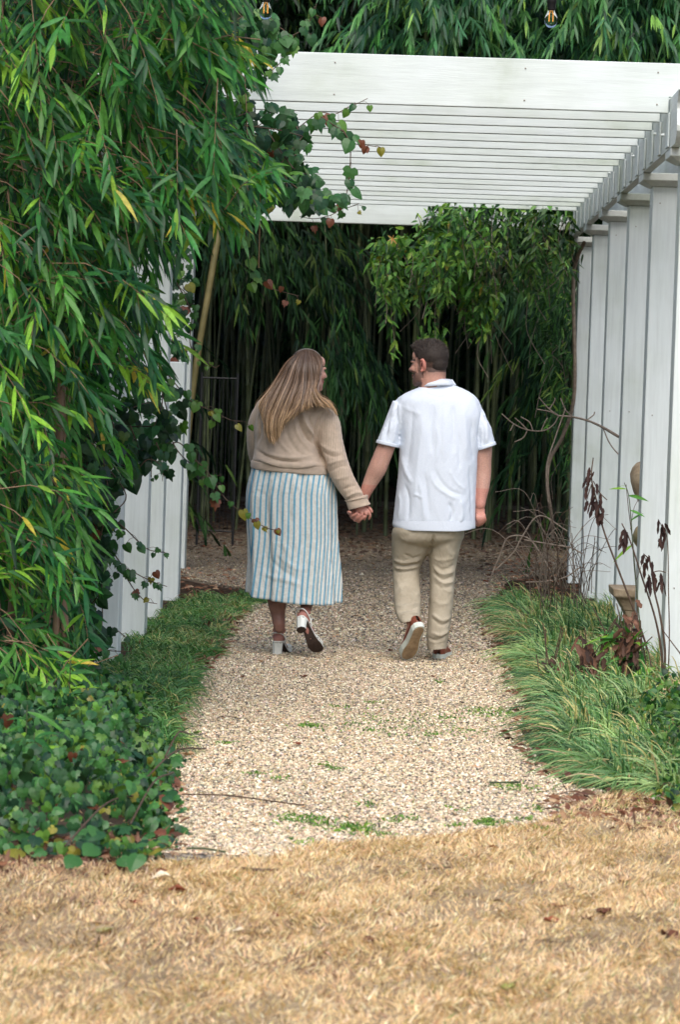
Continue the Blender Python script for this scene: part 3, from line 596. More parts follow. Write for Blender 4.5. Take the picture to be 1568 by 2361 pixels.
ivy_vine([(590, 60), (640, 90), (690, 75), (720, 40), (730, 10)], 15.3, 'ivy branch reaching up to the right above the front rafter', .08, .035, (1, 2), (2, 5))
# ivy masses clothing the pergola's left side
def in_poly(poly, n, Y0, Y1):
    poly = np.array(poly, float); lo, hi = poly.min(0), poly.max(0); out = []
    while len(out) < n:
        x, y = R.uniform(lo[0], hi[0]), R.uniform(lo[1], hi[1]); c = False
        for a in range(len(poly)):
            (x1, y1), (x2, y2) = poly[a], poly[a-1]
            if (y1 > y) != (y2 > y) and x < (x2-x1)*(y-y1)/(y2-y1)+x1: c = not c
        if c: out.append(W(x, y, R.uniform(Y0, Y1)))
    return np.array(out)
def ivy_bush(poly, n, Y0, Y1, label, wts, **k):
    P = in_poly(poly, n, Y0, Y1); c = P.mean(0); e = empty('ivy', (c[0], c[1], P[:, 2].min()), label, 'ivy'); ivy_mass(P, wts, **k).obj('leaves', MT['ileaf'], e, kind='stuff', smooth=False)
    g = Geo()
    for _ in range(max(6, n//14)):
        a, b_ = P[R.integers(n)], P[R.integers(n)]
        if np.linalg.norm(a-b_) > .5: b_ = a+(b_-a)*.5/np.linalg.norm(a-b_)
        V, F = tube(smooth_path([a, (a+b_)/2+R.normal(size=3)*.04, b_], 5), .003, 4); g.add(V, F)
    g.obj('stems', MT['stem'], e, kind='stuff'); return e
ivy_bush([(520, 220), (640, 240), (705, 300), (725, 400), (790, 455), (740, 480), (640, 480), (470, 500), (440, 400)], 430, 14.9, 15.85, 'tangled ivy hanging over the left end of the roof slats', [3, 4, 3, .8, .2, .1, 0], smin=.05, smax=.09)
ivy_bush([(560, 40), (620, 30), (640, 90), (620, 150), (560, 220), (520, 180)], 110, 14.6, 15.8, 'ivy clump covering the left end of the front rafter', [2, 4, 3, 1.2, .1, .1, 0], smin=.05, smax=.085)
ivy_bush([(380, 500), (440, 510), (450, 600), (445, 700), (435, 790), (430, 826), (372, 826), (370, 650)], 110, 21.5, 24.5, 'ivy climbing the rearmost left column above the half height post', [4, 3, 2, .4, .2, .5, 0], smin=.06, smax=.09)
ivy_bush([(330, 820), (380, 860), (430, 900), (420, 1000), (350, 1060), (280, 1080), (240, 1000)], 120, 14.4, 15.2, 'ivy clump with dull green leaves over the middle of the left columns', [4, 4, 2, .4, .1, .1, 0], smin=.05, smax=.085)
ivy_bush([(160, 960), (300, 1000), (300, 1080), (262, 1150), (262, 1280), (225, 1400), (232, 1540), (180, 1560), (150, 1300)], 420, 13.9, 14.6, 'dark ivy thicket clothing the nearest left column', [5, 4, 1.4, .3, .05, .1, 0], smin=.045, smax=.085)
for k in range(3):
    ivy_vine([(300+30*k, 980+20*k), (320+28*k, 1040+12*k), (318+30*k, 1100)], 14.5, ['thin ivy twig hanging before the gap of the left columns, leftmost of three', 'thin ivy twig hanging before the left columns, middle of three', 'thin ivy twig hanging before the left columns, rightmost of three'][k], .045, .03, (1, 2), (2, 3))
# ivy ground cover, bottom left
N = 12500; X = R.uniform(-2.6, -.62, N); Y = R.uniform(9.35, 15.2, N); lim = xl(Y)+.07*hn(Y*3, 2)+.03; hgt = .34*np.clip((lim-X)/.28, .05, 1)*np.clip((Y-9.25)/.5, .12, 1)*(.8+.25*hn(X*2, Y*2))*np.clip((15.6-Y)/3.2, .3, 1)
ok = X < lim; X, Y, hgt = X[ok], Y[ok], hgt[ok]; Z = hgt*(.25+.75*R.random(len(X))**.6)+.01
P = np.stack([X, Y, Z], 1)
g = ivy_mass(P, [2, 3.5, 5, 2.6, .25, .12, .05], .022, .055, (.15, -.65, .75))
o = g.obj('ivy_ground_cover', MT['ileaf'], kind='stuff', smooth=False); tag(o, 'ivy carpet beside the left edge of the gravel path')
o = obj('ivy_bed_soil', *grid(np.linspace(-3.2, -.85, 30), np.linspace(9.6, 15, 60), lambda X, Y: .05*np.clip((xl(Y)-.05-X)/.4, -.3, 1)*np.clip((Y-9.5)/.5, 0, 1)-.012), MT['stem']); o.name = 'soil_bed'; tag(o, kind='structure')
e = empty('ivy', tuple(G(300, 1900)), 'sprawling ivy front with the largest leaves, at the bottom left corner of the bed', 'ivy')
for k in range(90):
    a, b_ = random.uniform(0, 400), random.uniform(1720, 1990); p = G(a, b_, .02+random.uniform(0, .1)); 
    if p.x > xl(p.y)+.05: continue
    put_leaf(e, p+Vector((0, 0, .02)), (random.gauss(.1, .6), random.gauss(-.7, .3), random.gauss(-.3, .2)), (random.gauss(0, .3), -.5, .9), random.uniform(.04, .075), ilv[random.choice([0, 1, 1, 2, 2, 2, 3, 4, 5])*2+random.randrange(2)])
for (a, b_), (c, d) in (((330, 1800), (475, 1725)), ((300, 1900), (400, 1780)), ((150, 1950), (330, 1830)), ((380, 1745), (440, 1692))):
    p, q = G(a, b_, .1), G(c, d, .12); V, F = tube(smooth_path([tuple(p), tuple((p+q)/2+Vector((0, 0, .05))), tuple(q)], 6), .0035, 5); obj('stem', V, F, MT['stem'], e)
# pink-white bamboo leaf shoots in the bed
def leafy_shoot(base, pts, label, L=.2, n=7, w=.03, cols=HC[1:4], mat='bleaf', name='bamboo_shoot', cat='bamboo shoot', stem='culm', dirv=(-.2, -.2, .1), r=.004):
    Q = smooth_path([tuple(p) for p in pts], 6); e = empty(name, base, label, cat); V, F = tube(Q, np.linspace(r, r*.5, len(Q)), 6); obj('stem', V, F, MT[stem], e)
    for k in range(n):
        p = Q[int(len(Q)*(.45+.54*k/n))]; a = random.uniform(0, 6.28); d = np.array([math.cos(a), .5*math.sin(a)-.2, random.gauss(0, .25)])+np.array(dirv)
        V, F, C = blades([p], [d], L*random.uniform(.6, 1.1), w, random.uniform(.1, .5), [random.choice(cols)], BL5, .22); obj('leaf', V, F, MT[mat], e, C=C)
    return e
for k, (a, b_, c, d) in enumerate([(20, 1900, 60, 1760), (5, 1860, 10, 1700), (110, 1760, 150, 1690)]):
    p, q = G(a, b_), G(a, b_)+Vector((.08, 0, .32+.05*k)); leafy_shoot(p, [p, (p+q)/2+Vector((.03, 0, .03)), q], ['bamboo shoot with fanned leaves in the ivy at the left edge, lower one', 'bamboo shoot with fanned leaves cut by the left edge of the picture', 'small bamboo shoot among the ivy below the foreground bamboo'][k], .17, 8, .022)
# ================================================================ GRASS BORDERS
def tufts(cx, cy, nb, L, lean, spread, cols, wts, wd=(.004, .007), h=.9, droop=(.7, 1.3), nn=6):
    n = len(cx); N = n*nb; x, y = np.repeat(cx, nb)+R.normal(size=N)*.03, np.repeat(cy, nb)+R.normal(size=N)*.03
    a = R.random(N)*6.283; D = np.stack([np.cos(a)*spread+lean[0], np.sin(a)*spread+lean[1], np.full(N, h)+R.normal(size=N)*.2], 1)
    base = mixcol(n, cols, wts, .12).repeat(nb, 0); C = np.where(R.random((N, 1)) < .55, mixcol(N, cols, wts, .15), base)
    sc = np.repeat(R.uniform(.75, 1.15, n), nb); prof = [.6, 1, 1, .85, .6, .08][:nn]
    return blades(np.stack([x, y, np.zeros(N)], 1), D, L*sc*R.uniform(.55, 1.1, N), R.uniform(*wd, N), R.uniform(*droop, N), C, prof, .25)
LC = [(.10, .22, .07), (.18, .34, .12), (.32, .44, .18), (.52, .47, .19), (.025, .09, .025), (.5, .36, .2)]
cx, cy = [], []
while len(cx) < 150:
    y = 11.45+10.0*random.random()**1.15; lo = float(xr(y))+.19; hi = 1.62 if y < 15.6 else 1.62
    x = lo+(hi-lo)*random.random()**1.25
    if all((x-a)**2+(y-b_)**2 > .115**2 for a, b_ in zip(cx, cy)): cx.append(x); cy.append(y)
cx, cy = np.array(cx), np.array(cy)
V, F, C = tufts(cx, cy, 200, .47, (-.62, -.38), .62, LC, [3, 4, 3, 1.5, 2.2, .8], h=.85, droop=(.5, 1.05), wd=(.004, .008))
sh = .82+.18*hn(V[:, 0]*1.5, V[:, 1]*1.5)[:, None]
o = obj('liriope_border', V, F, MT['gleaf'], C=C, kind='stuff'); tag(o, 'pale green arching border grass along the right edge of the path')
cx, cy = [], []
while len(cx) < 150:
    y = random.uniform(14.6, 21.6); hi = float(xl(y))-.02; lo = -1.50; x = hi+(lo-hi)*random.random()
    if y > 20.9: x = random.uniform(-1.5, -.95)
    if all((x-a)**2+(y-b_)**2 > .08**2 for a, b_ in zip(cx, cy)): cx.append(x); cy.append(y)
V, F, C = tufts(np.array(cx), np.array(cy), 85, .27, (.25, -.2), .6, [(.04, .13, .03), (.09, .22, .05), (.19, .3, .1), (.36, .38, .15), (.2, .12, .06)], [3, 3, 2, 1, .4])
o = obj('left_border_grass', V, F, MT['gleaf'], C=C, kind='stuff'); tag(o, 'dark green grass and weeds along the left edge of the path')
cx = []; cy = []
for _ in range(70):
    y = random.uniform(12.2, 15.2); cx.append(float(xl(y))-random.uniform(-.02, .35)); cy.append(y)
V, F, C = tufts(np.array(cx), np.array(cy), 40, .3, (.2, -.25), .7, [(.04, .13, .035), (.1, .24, .06), (.3, .34, .12)], [3, 3, 1]); V[:, 2] += .05
o = obj('strappy_grass', V, F, MT['gleaf'], C=C, kind='stuff'); tag(o, 'strappy green grass growing through the ivy beside the path')
# leafy weeds, lower right corner; small broad leaves
N = 5200; X = R.uniform(1.02, 2.3, N); Y = R.uniform(10.9, 13.9, N); hz = .28*np.clip((X-.98)/.3, .1, 1)*np.clip((Y-10.75)/.4, .1, 1)*(.85+.3*hn(X*3, Y*2)); P = np.stack([X, Y, .01+hz*R.random(N)**.6], 1)
g = ivy_mass(P, [.6, 2, 3, 3.5, .4, .1, .12], .018, .042, (-.1, -.5, .9))
D = nrm(R.normal(size=(900, 3))+np.array([-.3, -.4, .4])); q = R.integers(0, N, 900); V, F, C = blades(P[q], D, R.uniform(.08, .2, 900), .008, .6, mixcol(900, [(.09, .18, .04), (.2, .3, .1), (.3, .22, .12)], [3, 2, 1]), BL4); g.add(V, F, C)
o = g.obj('leafy_weeds', MT['bleaf'], kind='stuff'); tag(o, 'bright green leafy weeds at the foot of the nearest right column')
# scattered dry leaves/mulch strips along the borders
N = 3600; side = R.random(N) < .5; Y = np.where(side, R.uniform(9.5, 21, N), R.uniform(10.2, 22, N)); X = np.where(side, xl(Y)-R.exponential(.09, N)+.05, xr(Y)+R.exponential(.12, N)-.06)
X[:900] = R.uniform(.6, 2.0, 900); Y[:900] = R.uniform(10.4, 11.4, 900); X[900:1600] = R.uniform(-1.8, -.7, 700); Y[900:1600] = R.uniform(9.0, 9.9, 700); hz = np.where(np.arange(N) < 1600, .02, .015)
for s_, (xa, xb, ya, yb) in enumerate(((1120, 1345, 1290, 1420), (60, 560, 1315, 1400))):
    for q_ in range(420): p_ = G(random.uniform(xa, xb), random.uniform(ya, yb)); X[1700+s_*420+q_], Y[1700+s_*420+q_] = p_.x, p_.y
V, F, C = blades(np.stack([X, Y, hz], 1), np.stack([R.normal(size=N), R.normal(size=N)*.6, R.uniform(-.1, .5, N)], 1), R.uniform(.03, .09, N), R.uniform(.008, .025, N), .3, mixcol(N, [(.17, .075, .04), (.27, .15, .09), (.1, .05, .03), (.42, .28, .17)], [2, 2, 1.5, 1]), BL4, .3)
o = obj('dry_leaf_mulch', V, F, MT['dleaf'], C=C, kind='stuff'); tag(o, 'thin brown mulch of dry leaves along both path borders')
# sprigs of green weeds on the gravel
def sprig(px, py, n, L, name, label, grp, rx=.05, col=None):
    p = G(px, py); e = empty(name, p, label, 'weed', grp); q = np.column_stack([p.x+R.normal(size=n)*rx, p.y+R.normal(size=n)*rx*1.3, np.full(n, .012)])
    D = nrm(np.column_stack([R.normal(size=(n, 2))*.7, np.full(n, .8)])); V, F, C = blades(q, D, R.uniform(.4, 1, n)*L, R.uniform(.004, .008, n), .5, mixcol(n, col or [(.10, .22, .03), (.2, .33, .05), (.05, .14, .02)], [3, 2, 1]), [1, .8, .08]); obj('blades', V, F, MT['gleaf'], e, C=C, kind='stuff')
big = [((805, 1918), 'brightest wide grass tuft in the gravel near the lawn edge', .055, 60, .05), ((1265, 1922), 'small dense grass tuft at the right, where gravel meets the lawn', .03, 60, .035), ((1145, 1648), 'mossy green patch in the gravel nearest the right border', .11, 200, .024), ((930, 1680), 'long mossy patch across the middle of the gravel', .24, 330, .02), ((1490, 1885), 'green grass patch in the lawn corner at lower right', .14, 150, .05), ((700, 1895), 'grass tuft in the gravel left of the brightest tuft', .05, 60, .04), ((1125, 1903), 'grass tuft in the gravel right of centre near the lawn', .03, 50, .035), ((1185, 1822), 'grass tuft below the overhanging border grass', .05, 50, .03), ((712, 1680), 'pale grass tuft alone at the left of the gravel', .03, 40, .035), ((1015, 1580), 'thin green blade standing alone in the gravel', .005, 5, .09)]
for (a, b_), lb, rx, n, L in big: sprig(a, b_, n*2, L*1.2, 'grass_tuft', lb, None, rx)
for a, b_ in [(520, 1720), (770, 1780), (850, 1862), (905, 1900), (935, 1893), (1050, 1910), (880, 1935), (695, 1950), (1030, 1660), (1080, 1690), (860, 1690), (640, 1800), (790, 1635), (1060, 1872), (590, 1790), (1235, 1872), (740, 1770), (1210, 1895), (860, 1625), (1000, 1700)]:
    sprig(a, b_, 26, .038, 'grass_tuft', 'tiny sprig of green grass among the gravel stones', 'tiny grass sprigs in the gravel', .025)
for k, (a, b_) in enumerate([(580, 2180), (965, 2210), (1160, 2240), (500, 2290), (1215, 2070)]): sprig(a, b_, 25, .03, 'grass_tuft', 'few green blades among the straw coloured lawn', 'green blades in the dry lawn', .04)
# fallen leaves and twigs, each a thing
def curled_leaf(px, py, L, c, label, grp=None, z=.02, name='fallen_leaf', ang=None):
    p = G(px, py, z); a = random.uniform(0, 6.28) if ang is None else ang; n = 5; s = np.linspace(0, 1, n); t = np.linspace(-1, 1, 5); wv = np.sin(np.pi*np.clip(s*.93+.05, 0, 1))**.7*(1+.25*np.sin(s*17+px))*.36*L
    V = np.array([(L*(si-.5), wi*tj, .25*L*abs(tj)*random.uniform(.3, 1.3)*wi/(.36*L)+.06*L*math.sin(si*6+px)+.25*L*(si-.5)**2) for si, wi in zip(s, wv) for tj in t])
    V[:, :2] = V[:, :2] @ np.array([[math.cos(a), math.sin(a)], [-math.sin(a), math.cos(a)]]); i = np.arange(n-1)[:, None]*5+np.arange(4)[None]; F = np.stack([i, i+1, i+6, i+5], -1).reshape(-1, 4)
    o = obj(name, V+np.array(p), F, MT['dleaf'], C=np.tile(c, (len(V), 1)), origin=p); tag(o, label, 'leaf', grp)
BR, RD, TN, PL = (.13, .05, .028), (.24, .07, .035), (.42, .27, .15), (.78, .68, .5)
for a, b_, L, c, lb in [(375, 2028, .075, PL, 'pale cream leaf lying on the lawn edge below the ivy'), (415, 2055, .07, RD, 'curled rust leaf on the lawn just below the pale leaf'), (312, 2082, .05, RD, 'small dark red leaf on the lawn at lower left'), (1390, 2105, .075, BR, 'dark brown curled leaf on the lawn, largest at the right'), (1352, 2118, .05, BR, 'small brown leaf just left of the largest dark leaf on the lawn'), (1270, 2125, .06, RD, 'upright reddish leaf on the lawn right of centre'), (1545, 2160, .07, BR, 'brown leaf on the lawn cut by the right edge'), (236, 2130, .06, TN, 'tan leaf on the lawn at lower left'), (240, 2150, .07, (.36, .34, .14), 'yellow green leaf on the lawn at lower left'), (840, 1985, .045, (.05, .03, .025), 'blackish seed pod at the top edge of the lawn'), (868, 2000, .05, TN, 'peach coloured leaf beside the blackish pod'), (560, 2150, .06, PL, 'pale leaf in the middle left of the lawn'), (560, 2168, .05, TN, 'tan leaf just under the pale leaf in the lawn'), (858, 2170, .05, BR, 'brown leaf in the lawn below the centre'), (1015, 1946, .045, RD, 'slim reddish leaf at the gravel and lawn border'), (1137, 1955, .04, (.4, .17, .06), 'orange leaf at the top of the lawn'), (1162, 1688, .05, RD, 'rust leaf on the gravel against the right border grass'), (1097, 1558, .035, (.2, .1, .07), 'brown round bark chip on the gravel right of centre'), (1095, 2070, .035, BR, 'small brown fragment on the lawn'), (1065, 1620, .03, (.04, .03, .03), 'dark pebble sized clod on the gravel by the right border'), (1500, 1845, .1, (.55, .5, .38), 'long pale leaf in the right corner of the lawn'), (1290, 2090, .045, RD, 'reddish crumb leaf on the lawn above the upright reddish leaf'), (1470, 1800, .07, (.3, .2, .15), 'big brown leaf in the mulch below the leafy weeds'), (430, 1740, .06, TN, 'tan ivy leaf fallen at the left path edge'), (455, 1690, .05, (.2, .3, .08), 'green ivy leaf lying on the gravel at the left edge'), (1170, 2280, .06, (.25, .3, .06), 'yellow green sliver of leaf low in the lawn')]:
    curled_leaf(a, b_, L, c, lb)
for a, b_ in [(685, 1715), (530, 1760), (1090, 1530), (900, 1500), (700, 1560), (640, 1450), (1010, 1410), (1120, 1340), (1180, 1320), (980, 1340), (860, 1300), (890, 1240), (1060, 1250), (1130, 1210), (830, 1240), (1250, 1220), (740, 1330), (600, 1525), (620, 1515), (470, 1260), (500, 1300), (1000, 1560), (560, 1560), (820, 1420), (1190, 1440)]:
    curled_leaf(a, b_, random.uniform(.03, .055), random.choice([BR, RD, TN]), 'small brown leaf lying on the gravel path', 'small brown leaves on the gravel')
for a, b_ in [(700, 2060), (150, 2230), (640, 2110), (1440, 2030), (1000, 2135), (780, 2250), (300, 2000), (1330, 2200), (450, 2120), (1150, 2080), (900, 2110), (730, 2120)]:
    curled_leaf(a, b_, random.uniform(.03, .05), random.choice([BR, TN, RD]), 'small brown leaf lying on the dry lawn', 'small brown leaves on the lawn')
def twig(px, Lb, r=.0025, mat='twig'):
    P = [G(a, b_, .02) for a, b_ in px]; V, F = tube(smooth_path([tuple(p+Vector((0, 0, .004*(k % 2)))) for k, p in enumerate(P)], 5), r, 5); o = obj('twig', V, F, MT[mat], origin=P[0]); tag(o, Lb, 'twig')
twig([(420, 1830), (520, 1835), (620, 1845), (700, 1858)], 'long thin brown twig lying across the left of the gravel', .003, 'stem')
twig([(930, 2012), (990, 2005), (1050, 1998)], 'straight dark twig on the upper lawn', .003, 'stem'); twig([(500, 1655), (520, 1652), (555, 1656)], 'short twig on the gravel at upper left', .002, 'stem')
twig([(430, 1955), (470, 1958), (520, 1963)], 'green stem lying at the gravel edge below the ivy', .004, 'culm'); twig([(540, 2000), (600, 2008), (650, 2005)], 'dark twig in the soil line between gravel and lawn', .006, 'stem'); twig([(1130, 1803), (1165, 1805), (1200, 1802)], 'green grass stalk lying below the overhanging border grass', .004, 'culm')
# yellow flower by the man's heel
p = G(1032, 1468, .02); e = empty('yellow_flower', p, 'tiny yellow flower in the gravel behind the man\'s right trouser cuff', 'flower')
V, F = tube([(p.x, p.y, 0), (p.x, p.y, .05)], .002, 5); obj('stem', V, F, MT['culm'], e); a = np.arange(6)*1.047
V, F, C = blades(np.tile([[p.x, p.y, .05]], (6, 1)), np.stack([np.cos(a), np.sin(a), np.full(6, .4)], 1), .016, .01, .1, np.tile([.8, .45, .02], (6, 1)), [.5, 1, .3]); obj('petals', V, F, MT['gleaf'], e, C=C)
# ================================================================ VINE AT THE REAR OF THE ROOF
VC = [(.03, .10, .025), (.07, .2, .035), (.14, .33, .055), (.22, .38, .05), (.35, .3, .04)]
def vine_blob(poly, n, Y0, Y1, label, wts, L=(.05, .085), wd=.028, parts=0, flow=(-.25, -.3, -.6), bright=1.0):
    P = in_poly(poly, n, Y0, Y1); c = P.mean(0); e = empty('climbing_vine', (c[0], c[1], P[:, 2].max()), label, 'climbing vine')
    m_ = 6; Q = np.repeat(P, m_, 0)+R.normal(size=(n*m_, 3))*.045; N = n*m_; D = np.array(flow)+R.normal(size=(N, 3))*.5
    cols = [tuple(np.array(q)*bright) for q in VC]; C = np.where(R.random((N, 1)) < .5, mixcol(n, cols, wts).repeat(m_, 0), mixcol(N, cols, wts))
    V, F, C = blades(Q, D, R.uniform(*L, N), wd*R.uniform(.7, 1.2, N), R.uniform(0, .5, N), C, [.3, .95, 1, .55, .05], .25); g = Geo(); g.add(V, F, C); g.obj('foliage', MT['ileaf'], e, kind='stuff')
    g = Geo()
    for _ in range(n//8):
        a = P[R.integers(n)]; b_ = a+np.array([R.normal()*.12, R.normal()*.1, -R.uniform(.15, .5)]); V, F = tube(smooth_path([a, (a+b_)/2+R.normal(size=3)*.03, b_], 4), .003, 4); g.add(V, F)
    g.obj('stems', MT['twig'], e, kind='stuff')
    for _ in range(parts):
        p = P[R.integers(n)]+np.array([0, -.1, 0]); V, F, C = blades([p], [np.array(flow)+R.normal(size=3)*.4], random.uniform(*L), wd, .3, [cols[random.choice([1, 2, 2, 3])]], [.3, .95, 1, .55, .05], .25); obj('leaf', V, F, MT['ileaf'], e, C=C)
    return e
vine_blob([(1000, 480), (1010, 540), (900, 560), (865, 630), (890, 680), (940, 700), (1010, 670), (1080, 620), (1150, 590), (1150, 490)], 200, 23.4, 24.6, 'glossy bright green vine hanging in from the roof above the man, left part', [2, 4, 4, 2.5, .15], parts=60)
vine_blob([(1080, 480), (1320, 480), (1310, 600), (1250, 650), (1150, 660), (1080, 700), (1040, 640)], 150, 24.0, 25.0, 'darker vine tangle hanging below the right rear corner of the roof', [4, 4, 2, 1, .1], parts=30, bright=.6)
vine_blob([(860, 560), (930, 545), (940, 575), (860, 590)], 26, 23.6, 23.9, 'vine tip with yellow green leaves reaching left below the rear rafters', [1, 3, 4, 3, .6], parts=12)
vine_blob([(1080, 640), (1140, 640), (1130, 740), (1100, 770), (1070, 700)], 90, 23.8, 24.4, 'narrow vine strand hanging to the right of the man\'s head', [2, 4, 3, 2, .1], L=(.06, .1), parts=15)
vine_blob([(975, 770), (1010, 765), (1025, 785), (975, 790)], 14, 23.8, 24.0, 'lowest leafy vine tip, just above the man\'s hair', [1, 3, 4, 2, .1], parts=8)
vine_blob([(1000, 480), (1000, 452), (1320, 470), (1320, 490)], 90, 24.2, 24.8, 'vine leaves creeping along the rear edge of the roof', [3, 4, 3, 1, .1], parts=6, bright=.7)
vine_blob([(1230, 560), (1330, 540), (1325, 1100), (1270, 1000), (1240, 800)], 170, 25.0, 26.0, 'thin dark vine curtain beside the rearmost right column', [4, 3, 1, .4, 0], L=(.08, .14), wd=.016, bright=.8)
for k in range(34):
    a0 = random.uniform(835, 1315); l0 = random.uniform(90, 250)*(1.0 if a0 < 1130 else .8); b0 = 500 if a0 > 960 else random.uniform(555, 620); Yv = random.uniform(23.6, 24.8)
    q = [W(a0+random.gauss(0, 4), b0, Yv), W(a0+random.gauss(0, 14), b0+l0*.5, Yv-.05), W(a0+random.gauss(-6, 22), b0+l0, Yv-.1)]; Q = smooth_path([tuple(p) for p in q], 8); e = empty('climbing_vine', q[0], 'leafy green vine strand hanging from the rear of the roof', 'climbing vine', 'leafy vine strands at the rear of the roof')
    V, F = tube(Q, .0028, 4); obj('stem', V, F, MT['twig'], e); nn = int(l0/3.2); P = Q[R.integers(0, len(Q), nn)]+R.normal(size=(nn, 3))*.03; D = np.array([0, -.3, -.55])+R.normal(size=(nn, 3))*np.array([.75, .4, .3])
    V, F, C = blades(P, D, R.uniform(.05, .1, nn), R.uniform(.02, .032, nn), R.uniform(0, .5, nn), mixcol(nn, [tuple(np.array(q_)*(1.0 if a0 < 1110 else .55)) for q_ in VC], [2, 4, 3.5, 2, .15]), [.3, .95, 1, .55, .05], .25); obj('leaves', V, F, MT['ileaf'], e, C=C, kind='stuff')
fl = W(905, 552, 23.4); e = empty('honeysuckle_flower', fl, 'pale orange trumpet flower on the vine below the rear rafters', 'flower'); a = np.arange(6)*1.047+.3
V, F, C = blades(np.tile([tuple(fl)], (6, 1)), np.stack([np.cos(a), np.full(6, -.5), np.sin(a)], 1), R.uniform(.03, .06, 6), .014, .15, np.tile([.75, .42, .16], (6, 1)), [.6, 1, .8, .2]); obj('petals', V, F, MT['gleaf'], e, C=C)
for k in range(16):
    a = random.uniform(1040, 1330); b_ = random.uniform(480, 560); l = random.uniform(80, 300)
    P = [W(a+random.gauss(0, 6)+j*random.gauss(0, 4), b_+l*j/4, 24.4+.1*random.random()) for j in range(5)]; V, F = tube(smooth_path([tuple(p) for p in P], 4), .0035, 4)
    o = obj('vine_strand', V, F, MT['twig'], origin=P[0]); tag(o, 'bare grey brown vine strand hanging from the rear of the roof', 'vine strand', 'bare strands hanging at the rear right')
P = [W(1347, 560, 24.3), W(1330, 600, 24.5), W(1322, 660, 24.6), W(1325, 900, 24.7), W(1300, 1000, 24.9), W(1268, 1060, 25), W(1262, 1120, 25), W(1272, 1190, 25.1), W(1275, 1240, 25.2)]
V, F = tube(smooth_path([tuple(p) for p in P], 6), .016, 8); o = obj('climbing_vine', V, F, MT['twig'], origin=P[-1]); tag(o, 'woody vine trunk climbing the rearmost right column', 'vine')
# ================================================================ DEAD WEEDS, BRUSH AND PEDESTAL ON THE RIGHT
Z4 = lambda x, y, Y: W(1129+.3984*x, 878+.3984*y, Y)
def dead_weed(stem, clusters, Y, label, r=.007, mat='stem', lc=((.035, .018, .016), (.06, .03, .024)), L=.07, sub=()):
    P = [Z4(x, y, Y) for x, y in stem]; P.insert(0, Vector((P[0].x, P[0].y, -.02))); e = empty('dead_weed', (P[0].x, P[0].y, 0), label, 'dead weed'); V, F = tube(smooth_path([tuple(p) for p in P], 6), np.linspace(r, r*.45, (len(P)-1)*6+1), 6); obj('stem', V, F, MT[mat], e)
    for s in sub: V, F = tube(smooth_path([tuple(Z4(x, y, Y)) for x, y in s], 5), r*.4, 5); obj('branch', V, F, MT[mat], e)
    for x0, y0, x1, y1, n in clusters:
        for _ in range(n):
            p = Z4(random.uniform(x0, x1), random.uniform(y0, y1), Y-.02); V, F, C = blades([p], [(random.gauss(0, .25), random.gauss(0, .2), -1)], random.uniform(.6, 1.2)*L, .022, .2, [random.choice(lc)], [.3, 1, .7, .9, .1], .6); obj('leaf', V, F, MT['dleaf'], e, C=C)
dead_weed([(930, 1640), (880, 1450), (760, 1130), (665, 880), (620, 700), (590, 560), (600, 445)], [(565, 500, 610, 560, 5), (560, 590, 640, 700, 12), (600, 690, 660, 790, 8)], 15.75, 'tallest dead weed with black curled leaves, leaning left before the columns', sub=[[(600, 580), (640, 650), (680, 690)], [(590, 600), (565, 680), (555, 740)]])
dead_weed([(1000, 1620), (960, 1380), (880, 1130), (815, 930), (765, 825)], [(775, 850, 810, 930, 7)], 15.65, 'dead dark weed with one small leaf cluster, right of the tallest one')
dead_weed([(1015, 1560), (985, 1350), (950, 1200), (930, 1050), (890, 1000)], [(885, 990, 945, 1080, 7), (910, 1100, 1010, 1180, 10)], 15.6, 'dead weed with two black leaf clusters before the second right column', sub=[[(935, 1110), (980, 1100), (1020, 1108)], [(920, 1120), (925, 1160), (940, 1210)]])
dead_weed([(1040, 1500), (1035, 1200), (1030, 930), (1000, 850), (975, 800)], [(965, 800, 1020, 930, 9)], 15.55, 'dead weed with a drooping black leaf bunch before the nearest right column', .004)
dead_weed([(900, 1600), (860, 1400), (850, 1200), (830, 950), (805, 750), (790, 600)], [], 15.8, 'thin upright reddish cane among the dead weeds', .004, sub=[[(815, 860), (835, 740), (860, 690)], [(850, 1150), (900, 1010)]])
dead_weed([(1140, 1700), (1115, 1600), (1060, 1520), (1000, 1440)], [], 15.0, 'brown bent stalk crossing the nearest right column', .005)
e = leafy_shoot(Z4(890, 1600, 15.7), [Z4(890, 1600, 15.7), Z4(840, 1100, 15.75), Z4(810, 700, 15.75), Z4(780, 590, 15.75)], 'green bamboo leaves on a thin cane before the stone ornament', .13, 6, .02, HC[2:4])
for (a, b_), (dx, dz), lb in [((760, 1470), (-.9, .25), 'long bamboo leaf shoot pointing left over the border grass'), ((880, 1560), (-.8, -.2), 'broad bamboo leaf shoot at the foot of the pedestal'), ((960, 1650), (-.5, .1), 'bamboo shoot at the foot of the nearest right column'), ((830, 1500), (.3, .4), 'upright bluish bamboo shoot before the pedestal')]:
    p = Z4(a, b_, 15.5); leafy_shoot((p.x, p.y, 0), [(p.x+.03, p.y, 0), p-Vector((0, 0, .04)), p], lb, .19, 6, .03, HC[1:4], dirv=(dx, -.3, dz))
P = [Z4(*q) for q in [(748, 325, 20.2), (655, 270, 20.3), (570, 232, 20.5), (480, 210, 20.6), (400, 203, 20.6)]]; e = empty('dead_branch', P[0], 'bare grey forked branch reaching left from the right columns', 'branch')
V, F = tube(smooth_path([tuple(p) for p in P], 5), np.linspace(.011, .006, 21), 6); obj('limb', V, F, MT['twig'], e)
